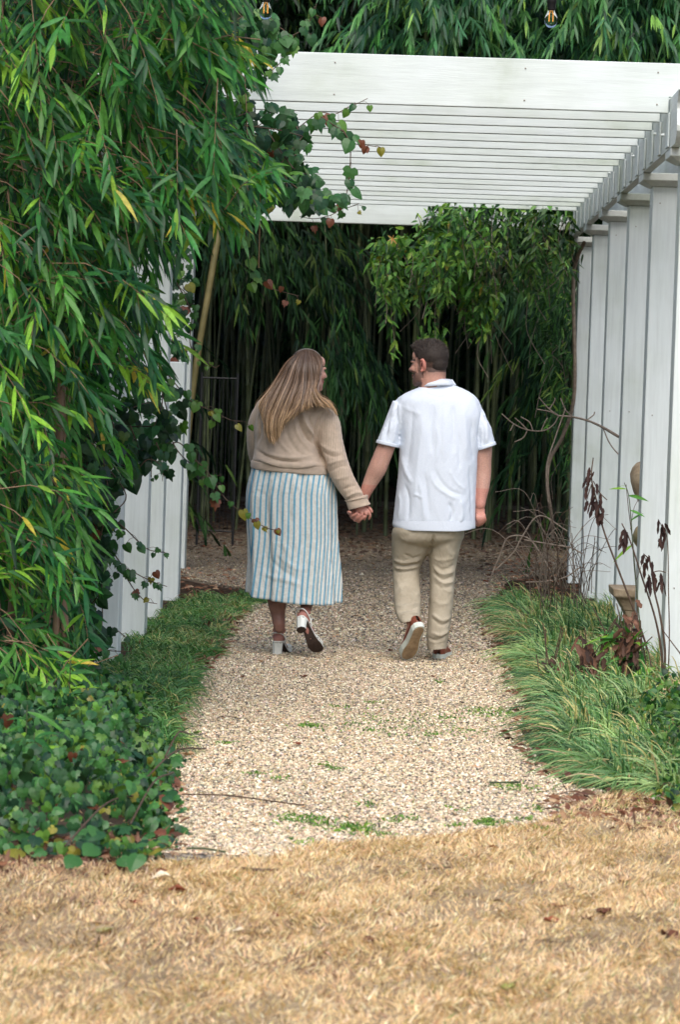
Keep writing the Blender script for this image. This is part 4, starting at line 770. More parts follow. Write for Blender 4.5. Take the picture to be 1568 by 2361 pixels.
for q in [[(400, 203), (340, 160), (285, 97)], [(400, 203), (370, 255), (310, 290), (220, 285), (140, 250), (70, 192)], [(400, 205), (350, 180), (270, 165)], [(220, 285), (195, 330), (145, 355)], [(220, 285), (180, 245), (145, 215)], [(345, 165), (375, 120), (378, 98)], [(480, 210), (440, 170), (410, 100)], [(140, 250), (120, 290)], [(300, 288), (320, 240), (335, 215)], [(560, 230), (600, 200), (608, 180)], [(655, 270), (700, 370), (780, 460), (850, 520)], [(250, 288), (230, 240), (180, 210)]]:
    V, F = tube(smooth_path([tuple(Z4(x, y, 20.5)) for x, y in q], 5), .0045, 5); obj('twig', V, F, MT['twig'], e)
e = empty('dry_brush', tuple(Z4(420, 1230, 19.6)), 'heap of thin arching dry stems between the border grass and the rear right columns', 'brush')
for k in range(60):
    a = random.uniform(180, 535); h = random.uniform(150, 560); b0 = random.uniform(1180, 1330); c = random.gauss(-40, 130); Y = random.uniform(18.6, 20.6)
    q = [Z4(a+60, b0, Y), Z4(a+60+c*.3, b0-h*.5, Y-.1), Z4(a+60+c, b0-h, Y-.2), Z4(a+60+c*1.7+random.gauss(0, 30), b0-h*random.uniform(.8, 1.15), Y-.25)]; V, F = tube(smooth_path([tuple(p) for p in q], 5), np.linspace(.003, .0014, 16), 4); obj('stem', V, F, MT['twig' if k % 3 else 'stem'], e)
for q in [[(530, 1075), (440, 1135), (330, 1160), (210, 1165)], [(535, 1000), (470, 965), (380, 950), (200, 920)], [(0, 1150), (60, 1010), (110, 905), (230, 915), (330, 1060), (400, 1180)], [(40, 1090), (140, 990), (190, 900), (290, 780), (450, 870)], [(340, 700), (330, 500), (380, 330), (440, 160)]]:
    V, F = tube(smooth_path([tuple(Z4(x, y, 19.4)) for x, y in q], 6), .0048, 6); obj('stem', V, F, MT['twig'], e)
N = 1500; P = in_poly([(1190, 1370), (1340, 1370), (1345, 1430), (1230, 1400)], 300, 17.5, 19.5)
# brown dead foliage clumps on the border grass
for (a, b_, rx, ry, n), lb in [((370, 1670, 50, 50, 26), 'small clump of rust brown dead leaves sticking out of the border grass'), ((590, 1590, 75, 80, 50), 'clump of dark curled dead leaves in the border grass before the columns'), ((810, 1500, 70, 110, 90), 'shaggy brown dead leaves hanging around the stone pedestal')]:
    c = Z4(a, b_, 15.6); e = empty('dead_leaf_clump', (c.x, c.y, .1), lb, 'dead leaves')
    for _ in range(n):
        p = Z4(random.gauss(a, rx*.5), random.gauss(b_, ry*.5), 15.5+random.uniform(-.1, .15)); V, F, C = blades([p], [(random.gauss(0, .4), random.gauss(0, .2), random.choice([-1, -1, .8]))], random.uniform(.05, .1), .03, .25, [random.choice([(.14, .07, .045), (.20, .10, .065), (.05, .03, .025), (.1, .055, .04)])], [.3, 1, .6, .9, .1], .6); obj('leaf', V, F, MT['dleaf'], e, C=C)
    for _ in range(6):
        p = Z4(random.gauss(a, rx*.4), b_+ry, 15.5); V, F = tube([(p.x, p.y, 0), (p.x+random.gauss(0, .03), p.y, p.z), (p.x+random.gauss(0, .08), p.y, p.z+random.uniform(.1, .3))], .003, 4); obj('stem', V, F, MT['stem'], e)
# carved stone ornament on a pedestal, seen past the second column
MT['stone_tan'] = noisy('weathered_stone', (.24, .17, .10), (.52, .41, .27), 14, .9, .6, 70, .008); MT['stone_moss'] = noisy('mossy_stone', (.10, .12, .05), (.4, .30, .17), 16, .9, .6, 60, .008)
px, py = 1.60, 18.7
e = empty('stone_pedestal', (px, py, 0), 'chipped tan stone pedestal with a square flared top between the right columns', 'pedestal')
def sqloft(prof, c, m, parent, name, n=4):
    bm = bmesh.new(); L = []
    for z, h in prof: L.append([bm.verts.new((c[0]+a*h, c[1]+b_*h, z)) for a, b_ in ((-1, -1), (1, -1), (1, 1), (-1, 1))])
    for A, B in zip(L, L[1:]):
        for k in range(4): bm.faces.new((A[k], A[(k+1) % 4], B[(k+1) % 4], B[k]))
    bm.faces.new(L[0][::-1]); bm.faces.new(L[-1]); return bmobj(name, bm, m, parent, .008)
sqloft([(-.02, .2), (.04, .2), (.06, .165)], (px, py), MT['stone_moss'], e, 'plinth'); sqloft([(.06, .13), (.16, .125), (.22, .145)], (px, py), MT['stone_tan'], e, 'shaft'); sqloft([(.22, .15), (.25, .165), (.29, .19), (.31, .22), (.36, .225)], (px, py), MT['stone_tan'], e, 'capital')
e = empty('garden_ornament', (px, py, .36), 'tall turned stone finial with a ball on top, half hidden by the second right column', 'garden ornament')
pr = [(.001, 1.245), (.022, 1.238), (.034, 1.215), (.030, 1.19), (.018, 1.175), (.024, 1.165), (.05, 1.155), (.075, 1.14), (.095, 1.11), (.105, 1.07), (.10, 1.02), (.085, .96), (.06, .9), (.035, .86), (.025, .84), (.04, .82)]
V, F = lathe([(r*1.25, z) for r, z in pr], 28, (px, py, 0)); obj('urn', V, F, MT['stone_tan'], e)
V, F = lathe([(.03, .83), (.022, .80), (.05, .77), (.085, .73), (.1, .69), (.095, .645), (.06, .60), (.03, .57), (.022, .52), (.022, .44), (.04, .40), (.07, .36)], 28, (px, py, 0)); obj('baluster', V, F, MT['stone_moss'], e)
# ================================================================ PEOPLE
YP = 16.95
A1 = lambda x, y: (533.1+.42*x, 752.6+.42*y)
A2 = lambda x, y: (533.1+.42*x, 1179.1+.42*y)
def P1(x, y, d=0.): return W(*A1(x, y), YP+d)
def P2(x, y, d=0.): return W(*A2(x, y), YP+d)
def projpx(V):
    V = np.asarray(V)-np.array(CAM); z = V @ np.array(Fw); return np.stack([784+FPX*(V @ np.array(Rc))/z, 1180.5-FPX*(V @ np.array(Uc))/z], -1)
def loft(rings, conv, n=40, k=8, ex=.86, caps=True):
    """rings: (xL,yL,xR,yR,dc,back,front)"""
    R_ = []
    for xL, yL, xR, yR, dc, hb, hf in rings: a, b_ = conv(xL, yL, dc), conv(xR, yR, dc); R_.append([*a, *b_, hb, hf])
    Q = smooth_path(np.array(R_), k); t = np.arange(n)*2*np.pi/n; c, s = np.cos(t), np.sin(t); c_, s_ = np.sign(c)*abs(c)**ex, np.sign(s)*abs(s)**ex
    A, B = Q[:, :3], Q[:, 3:6]; Cc, h = (A+B)/2, (B-A)/2; dp = np.where(s_[None] < 0, Q[:, 6:7], Q[:, 7:8])*s_[None]
    V = Cc[:, None]+h[:, None]*c_[None, :, None]+dp[..., None]*np.array([0, 1, 0]); K = len(Q)
    i = np.arange(K-1)[:, None]*n; j = np.arange(n)[None]; j2 = (j+1) % n; F = np.stack([i+j, i+j2, i+n+j2, i+n+j], -1).reshape(-1, 4); V = V.reshape(-1, 3); F3 = []
    if caps:
        m_ = len(V); V = np.vstack([V, Cc[0], Cc[-1]]); j = np.arange(n)
        F3 = np.concatenate([np.stack([np.full(n, m_), (j+1) % n, j], 1), np.stack([np.full(n, m_+1), (K-1)*n+j, (K-1)*n+(j+1) % n], 1)])
    return V, F, F3
def ellip(c, ax, n=20):
    t = np.linspace(0, np.pi, n//2+1)[1:-1]; p = np.arange(n)*2*np.pi/n; S = np.stack([np.sin(t)[:, None]*np.cos(p), np.sin(t)[:, None]*np.sin(p), np.repeat(np.cos(t)[:, None], n, 1)], -1).reshape(-1, 3)
    S = np.vstack([S, [0, 0, 1], [0, 0, -1]]); ax = np.array([list(a) for a in ax]); V = S @ ax+np.array(c); K = len(t); i = np.arange(K-1)[:, None]*n; j = np.arange(n)[None]; j2 = (j+1) % n
    F = np.stack([i+j, i+n+j, i+n+j2, i+j2], -1).reshape(-1, 4); j = np.arange(n); m_ = K*n
    return V, F, np.concatenate([np.stack([np.full(n, m_), j, (j+1) % n], 1), np.stack([np.full(n, m_+1), (K-1)*n+(j+1) % n, (K-1)*n+j], 1)])
def ball(c, r, n=14): return ellip(c, ((r, 0, 0), (0, r, 0), (0, 0, r)), n)
def limb(P, r, n=14, k=4):
    P = np.array([list(p) for p in P]); r = np.array(r, float); Q = smooth_path(np.column_stack([P, r]), k); o = []
    T, F = tube(Q[:, :3], Q[:, 3], n); K = len(Q); m_ = len(T); j = np.arange(n); V = np.vstack([T, Q[0, :3], Q[-1, :3]])
    o.append((V, F, np.concatenate([np.stack([np.full(n, m_), (j+1) % n, j], 1), np.stack([np.full(n, m_+1), (K-1)*n+j, (K-1)*n+(j+1) % n], 1)])))
    for q in Q[:: max(1, k)]: o.append(ball(q[:3], q[3]*.99, 12))
    o.append(ball(Q[-1, :3], Q[-1, 3]*.99, 12)); return o
def fuse(parts, vox, sm=4, fac=.5):
    g = Geo()
    for p in parts:
        n0 = g.n; g.V.append(np.asarray(p[0], float)); g.n += len(p[0]); g.F4.append(np.asarray(p[1])+n0)
        if len(p) > 2 and len(p[2]): g.F3.append(np.asarray(p[2])+n0)
    V, F, _ = g.out(); me = mesh('tmp', V, F); bm = bmesh.new(); bm.from_mesh(me); bmesh.ops.recalc_face_normals(bm, faces=bm.faces[:]); bm.to_mesh(me); bm.free()
    o = bpy.data.objects.new('tmp', me); COL.objects.link(o); r = o.modifiers.new('r', 'REMESH'); r.mode = 'VOXEL'; r.voxel_size = vox; r.adaptivity = 0
    if sm: s = o.modifiers.new('s', 'SMOOTH'); s.factor = fac; s.iterations = sm
    dg = bpy.context.evaluated_depsgraph_get(); m2 = bpy.data.meshes.new_from_object(o.evaluated_get(dg)); bpy.data.objects.remove(o); bpy.data.meshes.remove(me)
    V = np.zeros(len(m2.vertices)*3); m2.vertices.foreach_get('co', V); F = np.array([tuple(p.vertices) for p in m2.polygons if len(p.vertices) == 4]); N = np.zeros(len(V)); m2.vertices.foreach_get('normal', N)
    bpy.data.meshes.remove(m2); return V.reshape(-1, 3), F, N.reshape(-1, 3)
def segdist(px, pts):
    best = np.full(len(px), 1e9); along = np.zeros(len(px)); pts = np.array(pts, float); L = np.concatenate([[0], np.cumsum(np.linalg.norm(np.diff(pts, axis=0), axis=1))]); tot = L[-1]
    for a in range(len(pts)-1):
        d = pts[a+1]-pts[a]; t = np.clip(((px-pts[a]) @ d)/(d @ d), 0, 1); q = np.linalg.norm(px-(pts[a]+t[:, None]*d), axis=1); m_ = q < best; best[m_] = q[m_]; along[m_] = ((L[a]+t*np.linalg.norm(d))/tot)[m_]
    return best, along
def folds(V, N, specs, conv):
    px = projpx(V); fac = np.clip(-N[:, 1]*1.6+.1, 0, 1); D = np.zeros(len(V))
    for pts, wd, amp in specs:
        P = smooth_path([conv(*p) for p in pts], 4) if len(pts) > 2 else np.array([conv(*p) for p in pts]); d, al = segdist(px, P); w_ = wd*.42
        D += amp*np.exp(-(d/w_)**1.5)*np.clip(np.minimum(al, 1-al)*5, .0, 1)
    return V+N*(D*fac)[:, None]
def frame(f, up):
    f = Vector(f).normalized(); u = Vector(up); u = (u-f*u.dot(f)).normalized(); l = u.cross(f); return f, l, u      # forward, left, up
# ---- a head: ellipsoids in (forward, left, up)
def head_parts(c, f, l, u, s, male):
    p = lambda a, b_, d: Vector(c)+(f*a+l*b_+u*d)*s
    E = lambda a, b_, d, ra, rb, rd, tilt=0: ellip(p(a, b_, d), [tuple((f*math.cos(tilt)-u*math.sin(tilt))*ra*s), tuple(l*rb*s), tuple((u*math.cos(tilt)+f*math.sin(tilt))*rd*s)], 28)
    o = [E(-.012, 0, .03, .094, .074, .088), E(.03, 0, -.02, .062, .062, .08), E(.038, 0, -.078, .052, .052, .04), E(.077, 0, -.1, .02, .022, .019), E(.06, 0, .045, .03, .05, .04)]
    for q in (-1, 1):
        o += [E(.066, q*.038, -.028, .022, .02, .022), E(.078, q*.026, .016, .014, .024, .009), E(.03, q*.052, -.07, .03, .014, .03, .5)]
        o += [E(.100, q*.010, -.033, .010, .008, .007)]
        o += [E(-.008, q*.074, -.01, .018, .007, .032, .2), E(-.016, q*.081, -.002, .007, .006, .027, .2), E(-.003, q*.081, .02, .012, .006, .007), E(.0, q*.078, -.038, .008, .006, .009)]
    o += limb([p(.086, 0, .012), p(.1, 0, -.01), p(.112, 0, -.028)], [.0085*s, .0095*s, .0105*s], 12)
    o += [E(.092, 0, -.056, .010, .021, .006), E(.089, 0, -.068, .011, .018, .007), E(.084, 0, -.082, .012, .022, .012)]
    return o, p
SK_M, SK_W = np.array([.52, .30, .235]), np.array([.52, .30, .235])
def skin_col(V, base, blotch=.06): 
    n = hn(V[:, 0]*6+V[:, 1]*3, V[:, 2]*6)[:, None]; return base*(1+blotch*n*np.array([.5, 1, 1]))
MT['skin'] = attrmat('skin', .5, .4, .15, 160, .001, .12)
def crease(nt, b, sc, st, dist=.012, fine=220):
    v = mapping(nt, (1, 1, .55)); n = noise(nt, sc, 5, v, .55); n.inputs['Distortion'].default_value = .7
    a = N_(nt, 'ShaderNodeMath', operation='SUBTRACT'); nt.links.new(n.outputs[0], a.inputs[0]); a.inputs[1].default_value = .5
    c = N_(nt, 'ShaderNodeMath', operation='ABSOLUTE'); nt.links.new(a.outputs[0], c.inputs[0]); r = ramp(nt, c.outputs[0], [(0, (1, 1, 1)), (.09, (.25,)*3), (.3, (0, 0, 0))])
    f = noise(nt, fine, 3, mapping(nt)); b1 = bump(nt, b, r.outputs[0], st, dist); b2 = N_(nt, 'ShaderNodeBump'); b2.inputs['Strength'].default_value = .3; b2.inputs['Distance'].default_value = .002
    nt.links.new(f.outputs[0], b2.inputs['Height']); nt.links.new(b1.outputs[0], b2.inputs['Normal']); nt.links.new(b2.outputs[0], b.inputs['Normal'])
# ------------------------------------------------------------------------------------------------ WOMAN
wg = G(640, 1512); wm = empty('person', (wg.x+.05, YP, 0), 'woman with long light brown hair in tan knit sweater and blue striped skirt, walking away', 'person')
wf, wl, wu = frame((math.cos(math.radians(33)), math.sin(math.radians(33)), -.06), (.03, 0, 1)); wc = W(713, 853, YP+.02)
hp, wp = head_parts(wc, wf, wl, wu, 1.0, False)
parts = hp+limb([P1(415, 420, .03), P1(430, 330, .03), P1(440, 290, .03)], [.075, .055, .055])
parts.append(loft([(300, 390, 470, 390, .03, .05, .05), (190, 430, 530, 450, .03, .09, .09), (160, 560, 470, 590, .03, .11, .11), (150, 700, 490, 720, .03, .12, .13), (130, 800, 520, 810, .03, .14, .14), (125, 900, 535, 900, .03, .14, .13), (160, 1000, 510, 1000, .03, .11, .11)], P1))
parts += limb([P1(180, 450, .03), P1(150, 540, .06), P1(145, 650, .12), P1(172, 740, .2), P1(230, 780, .3), P1(280, 790, .36)], [.05, .045, .04, .036, .028, .024])
parts += limb([P1(505, 510, .02), P1(540, 610, -.01), P1(590, 760, -.03), P1(640, 870, -.03), P1(700, 960, -.03), P1(712, 995, -.03)], [.04, .048, .046, .042, .032, .028])
# feet frames
lf = frame((.22, .97, 0), (0, 0, 1)); lo = G(637, 1512); lo = Vector((lo.x, lo.y, 0))
rf = frame((.50, .58, -.64), (0, .74, .67)); ro_ = W(690, 1447, 16.72)
def ft(o, fr): return lambda a, b_, d: Vector(o)+fr[0]*a+fr[1]*b_+fr[2]*d
fL, fR = ft(lo, lf), ft(ro_, rf)
legcol = []
def wfoot(F, ank):
    o = limb([F(.022, 0, .105), F(.06, .0, .10), F(.11, .004, .07), (F(.16, .006, .035))], [.031, .029, .029, .024]); o += [ellip(F(.02, 0, .098), [tuple((F(1, 0, 0)-F(0, 0, 0))*.03), tuple((F(0, 1, 0)-F(0, 0, 0))*.028), tuple((F(0, 0, 1)-F(0, 0, 0))*.026)], 20)]
    o += [ellip(F(.165, 0, .032), [tuple((F(1, 0, 0)-F(0, 0, 0))*.045), tuple((F(0, 1, 0)-F(0, 0, 0))*.04), tuple((F(0, 0, 1)-F(0, 0, 0))*.018)], 20)]
    for k in range(5): b_ = .03-.014*k; o += limb([F(.185-.004*k*k*.4, b_*1.0, .028), F(.218-.005*k, b_*1.05, .022)], [.0095-.0007*k, .0085-.0008*k], 8)
    for q in (-1, 1): o.append(ball(F(.045, q*.027, .145), .014, 10))
    return o+limb([F(.03, 0, .115), F(.045, 0, .16)]+ank, [.03, .031]+[.034, .042, .056, .06, .075, .09][:len(ank)])
parts += wfoot(fL, [W(644, 1445, YP+.0), W(641, 1415, YP+.01), W(639, 1384, YP+.01), W(639, 1330, YP+.03), W(636, 1280, YP+.04), W(636, 1160, YP+.03)])
parts += wfoot(fR, [W(706, 1400, YP-.05), W(707, 1385, YP-.01), W(707, 1360, YP+.02), W(708, 1310, YP+.1), W(706, 1280, YP+.12), W(700, 1160, YP+.03)])
# ---- hands; H(x,y) = zoomed hand picture -> world
HH = lambda x, y, d: W(777.8+.072*x, 1116.4+.072*y, YP-.03+d)
parts += [ellip(HH(730, 850, 0), [(.020, 0, -.006), (0, .014, 0), (.008, 0, .034)], 20)]
parts += limb([HH(700, 700, 0), HH(740, 800, 0), HH(820, 860, 0)], [.026, .027, .022])
parts += limb([HH(930, 800, -.008), HH(1010, 900, -.014), HH(1050, 1000, -.012), HH(1015, 1110, 0)], [.0095, .0098, .009, .0075])
parts += limb([HH(860, 850, -.012), HH(910, 940, -.02), HH(900, 1050, -.014), HH(870, 1130, .0)], [.0095, .0095, .0088, .0078])
parts += limb([HH(770, 860, -.014), HH(770, 960, -.018), HH(760, 1060, -.004)], [.0095, .0092, .008]); parts += limb([HH(660, 850, -.01), HH(610, 950, -.012), HH(600, 1050, .004)], [.0088, .0085, .0072])
parts += limb([HH(560, 800, .01), HH(600, 880, .02), HH(700, 960, .03)], [.011, .0095, .008])
V, F, N = fuse(parts, .0042, 2)
C = skin_col(V, SK_W); z = V[:, 2]; loc = (V-np.array(wc)); lf_, ll_, lu_ = loc @ np.array(wf), loc @ np.array(wl), loc @ np.array(wu)
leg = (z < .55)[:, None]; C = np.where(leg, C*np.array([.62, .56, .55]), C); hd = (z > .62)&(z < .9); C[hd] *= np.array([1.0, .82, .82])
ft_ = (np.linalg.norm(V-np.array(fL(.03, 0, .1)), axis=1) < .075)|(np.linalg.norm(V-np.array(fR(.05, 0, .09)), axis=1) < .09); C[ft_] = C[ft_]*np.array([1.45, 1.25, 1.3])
hdm = z > 1.38; lip = hdm&(abs(lu_+.062) < .009)&(lf_ > .086); C[lip] = (.40, .12, .11); ck = np.exp(-((lf_-.07)**2+(lu_+.03)**2)/.0009)*hdm*.5; C = C*(1-ck[:, None]*np.array([0, .25, .22]))
br = hdm&(abs(lu_-.024-.1*(abs(ll_)-.03)) < .004)&(abs(ll_) > .013)&(abs(ll_) < .048)&(lf_ > .05); C[br] = (.14, .08, .05); ey = hdm&(abs(lu_-.002) < .005)&(abs(abs(ll_)-.031) < .013)&(lf_ > .06); C[ey] = (.10, .055, .045)
obj('body', V, F, MT['skin'], wm, C=C)
m, nt, b = base_mat('eye', .1, .6); b.inputs['Base Color'].default_value = (.75, .72, .7, 1); MT['eye'] = m
for q in (-1, 1): V, F, F3 = ball(wp(.066, q*.031, .002), .0125, 16); obj('eye', V, [F, F3], MT['eye'], wm)
# ---- skirt
SKR = [(118, 745, 522, 780, .03, .155, .15), (108, 800, 535, 820, .03, .165, .16), (92, 870, 553, 870, .03, .18, .17), (85, 950, 567, 940, .03, .185, .17), (92, 1060, 571, 1060, .03, .185, .17), (100, 1180, 573, 1180, .03, .185, .17), (104, 1290, 583, 1300, .03, .19, .18), (103, 1380, 592, 1400, .03, .2, .19), (99, 1462, 593, 1512, .03, .21, .2)]
n = 180; V, F, _ = loft(SKR, P1, n, 9, .95, False); K = len(V)//n; th = np.tile(np.arange(n)*2*np.pi/n, K); tt = np.repeat(np.linspace(0, 1, K), n)
ctr = V.reshape(K, n, 3).mean(1).repeat(n, 0); dr = V-ctr; dr[:, 2] = 0; rn = nrm(dr)
amp = .003+tt**1.1*.015; V = V+rn*(amp*(np.sin(7*th+.6)+.6*np.sin(13*th+2)+.35*np.sin(23*th+1+3*tt)))[:, None]
V[:, 2] -= (tt**4*.022*np.clip(-np.sin(th), 0, 1)); nm = rn
fs = [([(320, 800), (315, 950), (318, 1100)], 9, -.012), ([(345, 800), (350, 940), (345, 1060)], 9, .009), ([(470, 830), (478, 1000), (480, 1200), (462, 1380), (450, 1500)], 7, -.012), ([(495, 850), (500, 1000), (505, 1200), (500, 1400)], 12, .008), ([(240, 1230), (300, 1290), (360, 1330), (440, 1330)], 8, .008), ([(200, 1260), (270, 1330), (370, 1390)], 7, -.008), ([(130, 1330), (220, 1370), (330, 1400), (430, 1440)], 8, .008), ([(270, 1180), (310, 1230), (350, 1290)], 6, .006), ([(180, 1180), (190, 1300), (170, 1460)], 9, -.008), ([(150, 900), (160, 1000), (170, 1100)], 12, .006), ([(410, 820), (420, 950), (415, 1080)], 8, -.006), ([(540, 1250), (550, 1380), (555, 1500)], 8, -.009), ([(380, 1400), (400, 1460), (395, 1520)], 8, -.008)]
V = folds(V, nm, fs, A1); V = V+nm*(.0018*hn(V[:, 0]*14, V[:, 2]*9))[:, None]
px = projpx(V); back = np.sin(th) < 0
# stripe phase: even across the back, tighter right of the slanted back seam
seam = np.interp(tt, [0, .35, .6, 1], [500, 478, 478, 452]); xz = (px[:, 0]-533.1)/.42; wd = np.interp(tt, [0, 1], [1, 1.12])
ph = np.where(xz < seam, (xz-seam)/(29.5*wd), (xz-seam)/(19.5)+.0); ph = np.where(back, ph, th*6.5); ph = ph+40
m, nt, b = base_mat('striped_linen', .85, .2); at = N_(nt, 'ShaderNodeAttribute'); at.attribute_name = 'stripe'
fr = N_(nt, 'ShaderNodeMath', operation='FRACT'); nt.links.new(at.outputs['Fac'], fr.inputs[0]); rr = ramp(nt, fr.outputs[0], [(0, (.70, .71, .66)), (.56, (.70, .71, .66)), (.62, (.18, .41, .55)), (.91, (.18, .41, .55)), (.98, (.70, .71, .66))])
v = mapping(nt); nn_ = noise(nt, 60, 4, v); sp_ = ramp(nt, nn_.outputs[0], [(.3, (.88,)*3), (.7, (1.06,)*3)]); nt.links.new(mix(nt, 1, rr.outputs[0], sp_.outputs[0], 'MULTIPLY'), b.inputs['Base Color']); crease(nt, b, 7, .3)
o = obj('skirt', V, F, m, wm, attrs={'stripe': ph}); sl = o.modifiers.new('s', 'SOLIDIFY'); sl.thickness = .003
# ---- sweater
sw = [loft([(330, 380, 455, 378, .03, .06, .06), (255, 385, 515, 398, .03, .085, .07), (180, 408, 560, 440, .03, .11, .1), (140, 460, 560, 500, .03, .135, .12), (130, 560, 492, 590, .03, .15, .14), (132, 640, 482, 680, .03, .16, .15), (124, 695, 502, 735, .03, .178, .165), (116, 730, 522, 765, .03, .185, .17), (119, 752, 519, 785, .03, .170, .155)], P1)]
sw += limb([P1(195, 440, .02), P1(152, 530, .06), P1(143, 640, .11), P1(155, 735, .18), P1(200, 775, .27)], [.06, .062, .062, .052, .04])
sw += limb([P1(505, 475, .02), P1(532, 540, .0), P1(541, 620, -.01), P1(572, 730, -.03), P1(618, 840, -.035), P1(672, 925, -.03), P1(692, 955, -.03)], [.066, .072, .074, .069, .062, .054, .048])
V, F, N = fuse(sw, .007, 5)
fs = [([(130, 715), (200, 745), (330, 772), (515, 752)], 11, .014), ([(128, 668), (180, 705), (280, 738), (400, 742)], 8, -.018), ([(170, 690), (260, 715), (380, 722), (470, 700)], 9, .007), ([(383, 455), (412, 540), (462, 620)], 9, .020), ([(362, 490), (398, 585), (455, 655)], 8, -.019), ([(420, 470), (440, 540), (465, 580)], 6, -.009), ([(340, 500), (370, 600), (440, 690)], 10, .008), ([(150, 480), (160, 570), (140, 650)], 8, -.012), ([(300, 520), (310, 600), (360, 680), (430, 720)], 9, -.006), ([(505, 462), (468, 540), (460, 620), (490, 700), (530, 780)], 7, -.018),
      ([(480, 640), (540, 680), (595, 690)], 8, .007), ([(500, 690), (560, 715), (615, 700)], 7, -.008), ([(520, 760), (580, 740), (640, 730)], 8, .008), ([(540, 800), (600, 770), (650, 770)], 7, -.007), ([(560, 840), (620, 830), (670, 810)], 8, .006), ([(600, 900), (660, 880), (700, 870)], 7, -.007), ([(625, 940), (680, 915), (725, 915)], 7, .010), ([(560, 520), (580, 600), (590, 660)], 10, .005), ([(200, 420), (230, 480), (225, 560)], 9, .006), ([(250, 560), (270, 640), (330, 700)], 9, .006)]
V = folds(V, N, fs, A1); V += N*(.0012*hn(V[:, 0]*30, V[:, 2]*26))[:, None]
def knit(name, col, cable):
    m, nt, b = base_mat(name, .95, .15); b.inputs['Sheen Weight'].default_value = .3; v = mapping(nt, (1, 1, 1), (0, 0, 0))
    n1 = noise(nt, 25, 4, v); c = ramp(nt, n1.outputs[0], [(.3, tuple(x*.82 for x in col)), (.7, col)]); wv = N_(nt, 'ShaderNodeTexWave'); wv.wave_type = 'BANDS'; wv.bands_direction = 'X'
    wv.inputs['Scale'].default_value = 34 if cable else 70; wv.inputs['Distortion'].default_value = 3 if cable else .6; wv.inputs['Detail'].default_value = 3; wv.inputs['Detail Scale'].default_value = 5
    nt.links.new(mapping(nt, (1, 1, .25), (0, .28 if cable else 0, 0)), wv.inputs['Vector']); k = ramp(nt, wv.outputs[0], [(0, (.86,)*3), (1, (1.05,)*3)])
    nt.links.new(mix(nt, 1, c.outputs[0], k.outputs[0], 'MULTIPLY'), b.inputs['Base Color']); bump(nt, b, wv.outputs[0], .35, .003); return m
KC = (.62, .495, .385); MT['knit'] = knit('tan_knit', KC, False); MT['cable'] = knit('tan_cable_knit', KC, True)
px = projpx(V); zx, zy = (px[:, 0]-533.1)/.42, (px[:, 1]-752.6)/.42
o = obj('sweater', V, F, MT['knit'], wm); o.data.materials.append(MT['cable'])
ctr = V[F].mean(1); pc = projpx(ctr); cx_, cy_ = (pc[:, 0]-533.1)/.42, (pc[:, 1]-752.6)/.42; lim = np.interp(cy_, [440, 540, 620, 700, 780], [505, 468, 460, 490, 530]); mi = (cx_ > lim)&(cy_ > 440) | (cx_ < 140)&(cy_ > 450); o.data.polygons.foreach_set('material_index', mi.astype(np.int32))
V, F, _ = loft([(117, 735, 524, 768, .03, .176, .16), (112, 750, 527, 783, .03, .172, .16), (112, 768, 528, 805, .03, .17, .16), (114, 772, 527, 808, .03, .165, .155)], P1, 60, 5, .86, False); V[:, 2] -= .008*np.clip(-(V[:, 1]-YP)/.17, 0, 1)
h = obj('hem_band', V, F, MT['knit'], wm); sl = h.modifiers.new('s', 'SOLIDIFY'); sl.thickness = .006
V, F, _ = loft([(632, 948, 748, 925, -.03, .048, .045), (637, 968, 745, 945, -.03, .046, .043), (642, 985, 750, 960, -.03, .047, .044), (650, 1006, 762, 978, -.03, .049, .045)], P1, 36, 5, .95, False); h = obj('cuff', V, F, MT['knit'], wm); sl = h.modifiers.new('s', 'SOLIDIFY'); sl.thickness = .005; sl.offset = -1
V, F, _ = loft([(622, 955, 742, 922, -.03, .055, .05), (628, 962, 750, 932, -.03, .058, .052), (636, 966, 750, 940, -.03, .05, .045)], P1, 36, 4, .95, False); obj('cuff_fold', V, F, MT['cable'], wm)
# ---- hair
GD = [[(388, 133, -.0), (310, 190, -.02), (262, 270, -.03), (215, 345, -.05), (172, 395, -.075), (152, 430, -.08), (150, 452, -.08)],
      [(388, 131, -.03), (322, 200, -.07), (280, 290, -.08), (235, 380, -.12), (195, 470, -.155), (190, 560, -.165), (215, 642, -.15)],
      [(392, 130, -.05), (340, 210, -.1), (305, 300, -.12), (262, 400, -.16), (225, 500, -.18), (220, 590, -.185), (238, 655, -.17)],
      [(398, 129, -.06), (362, 220, -.125), (343, 310, -.145), (308, 400, -.18), (275, 480, -.195), (255, 560, -.2), (255, 630, -.19)],
      [(405, 128, -.065), (390, 220, -.135), (380, 310, -.155), (362, 380, -.185), (335, 450, -.2), (300, 510, -.205), (285, 560, -.2)],
      [(415, 128, -.065), (420, 220, -.135), (418, 310, -.15), (408, 370, -.175), (392, 430, -.195), (372, 480, -.195), (345, 520, -.19)],
      [(430, 129, -.06), (450, 220, -.12), (452, 300, -.135), (442, 360, -.16), (452, 412, -.18), (462, 440, -.175), (455, 470, -.17)],
      [(445, 132, -.045), (474, 215, -.10), (476, 290, -.115), (462, 350, -.135), (490, 400, -.15), (520, 435, -.15), (540, 455, -.14)],
      [(458, 137, -.025), (486, 205, -.07), (482, 275, -.085), (458, 345, -.11), (485, 390, -.12), (548, 430, -.115), (575, 480, -.1)],
      [(470, 146, .0), (500, 185, -.035), (490, 256, -.055), (462, 325, -.085), (468, 372, -.09), (545, 420, -.08), (583, 498, -.05)]]
GW = np.array([smooth_path([tuple(P1(*q)) for q in g_], 5) for g_ in GD]); ng, nt_ = GW.shape[:2]
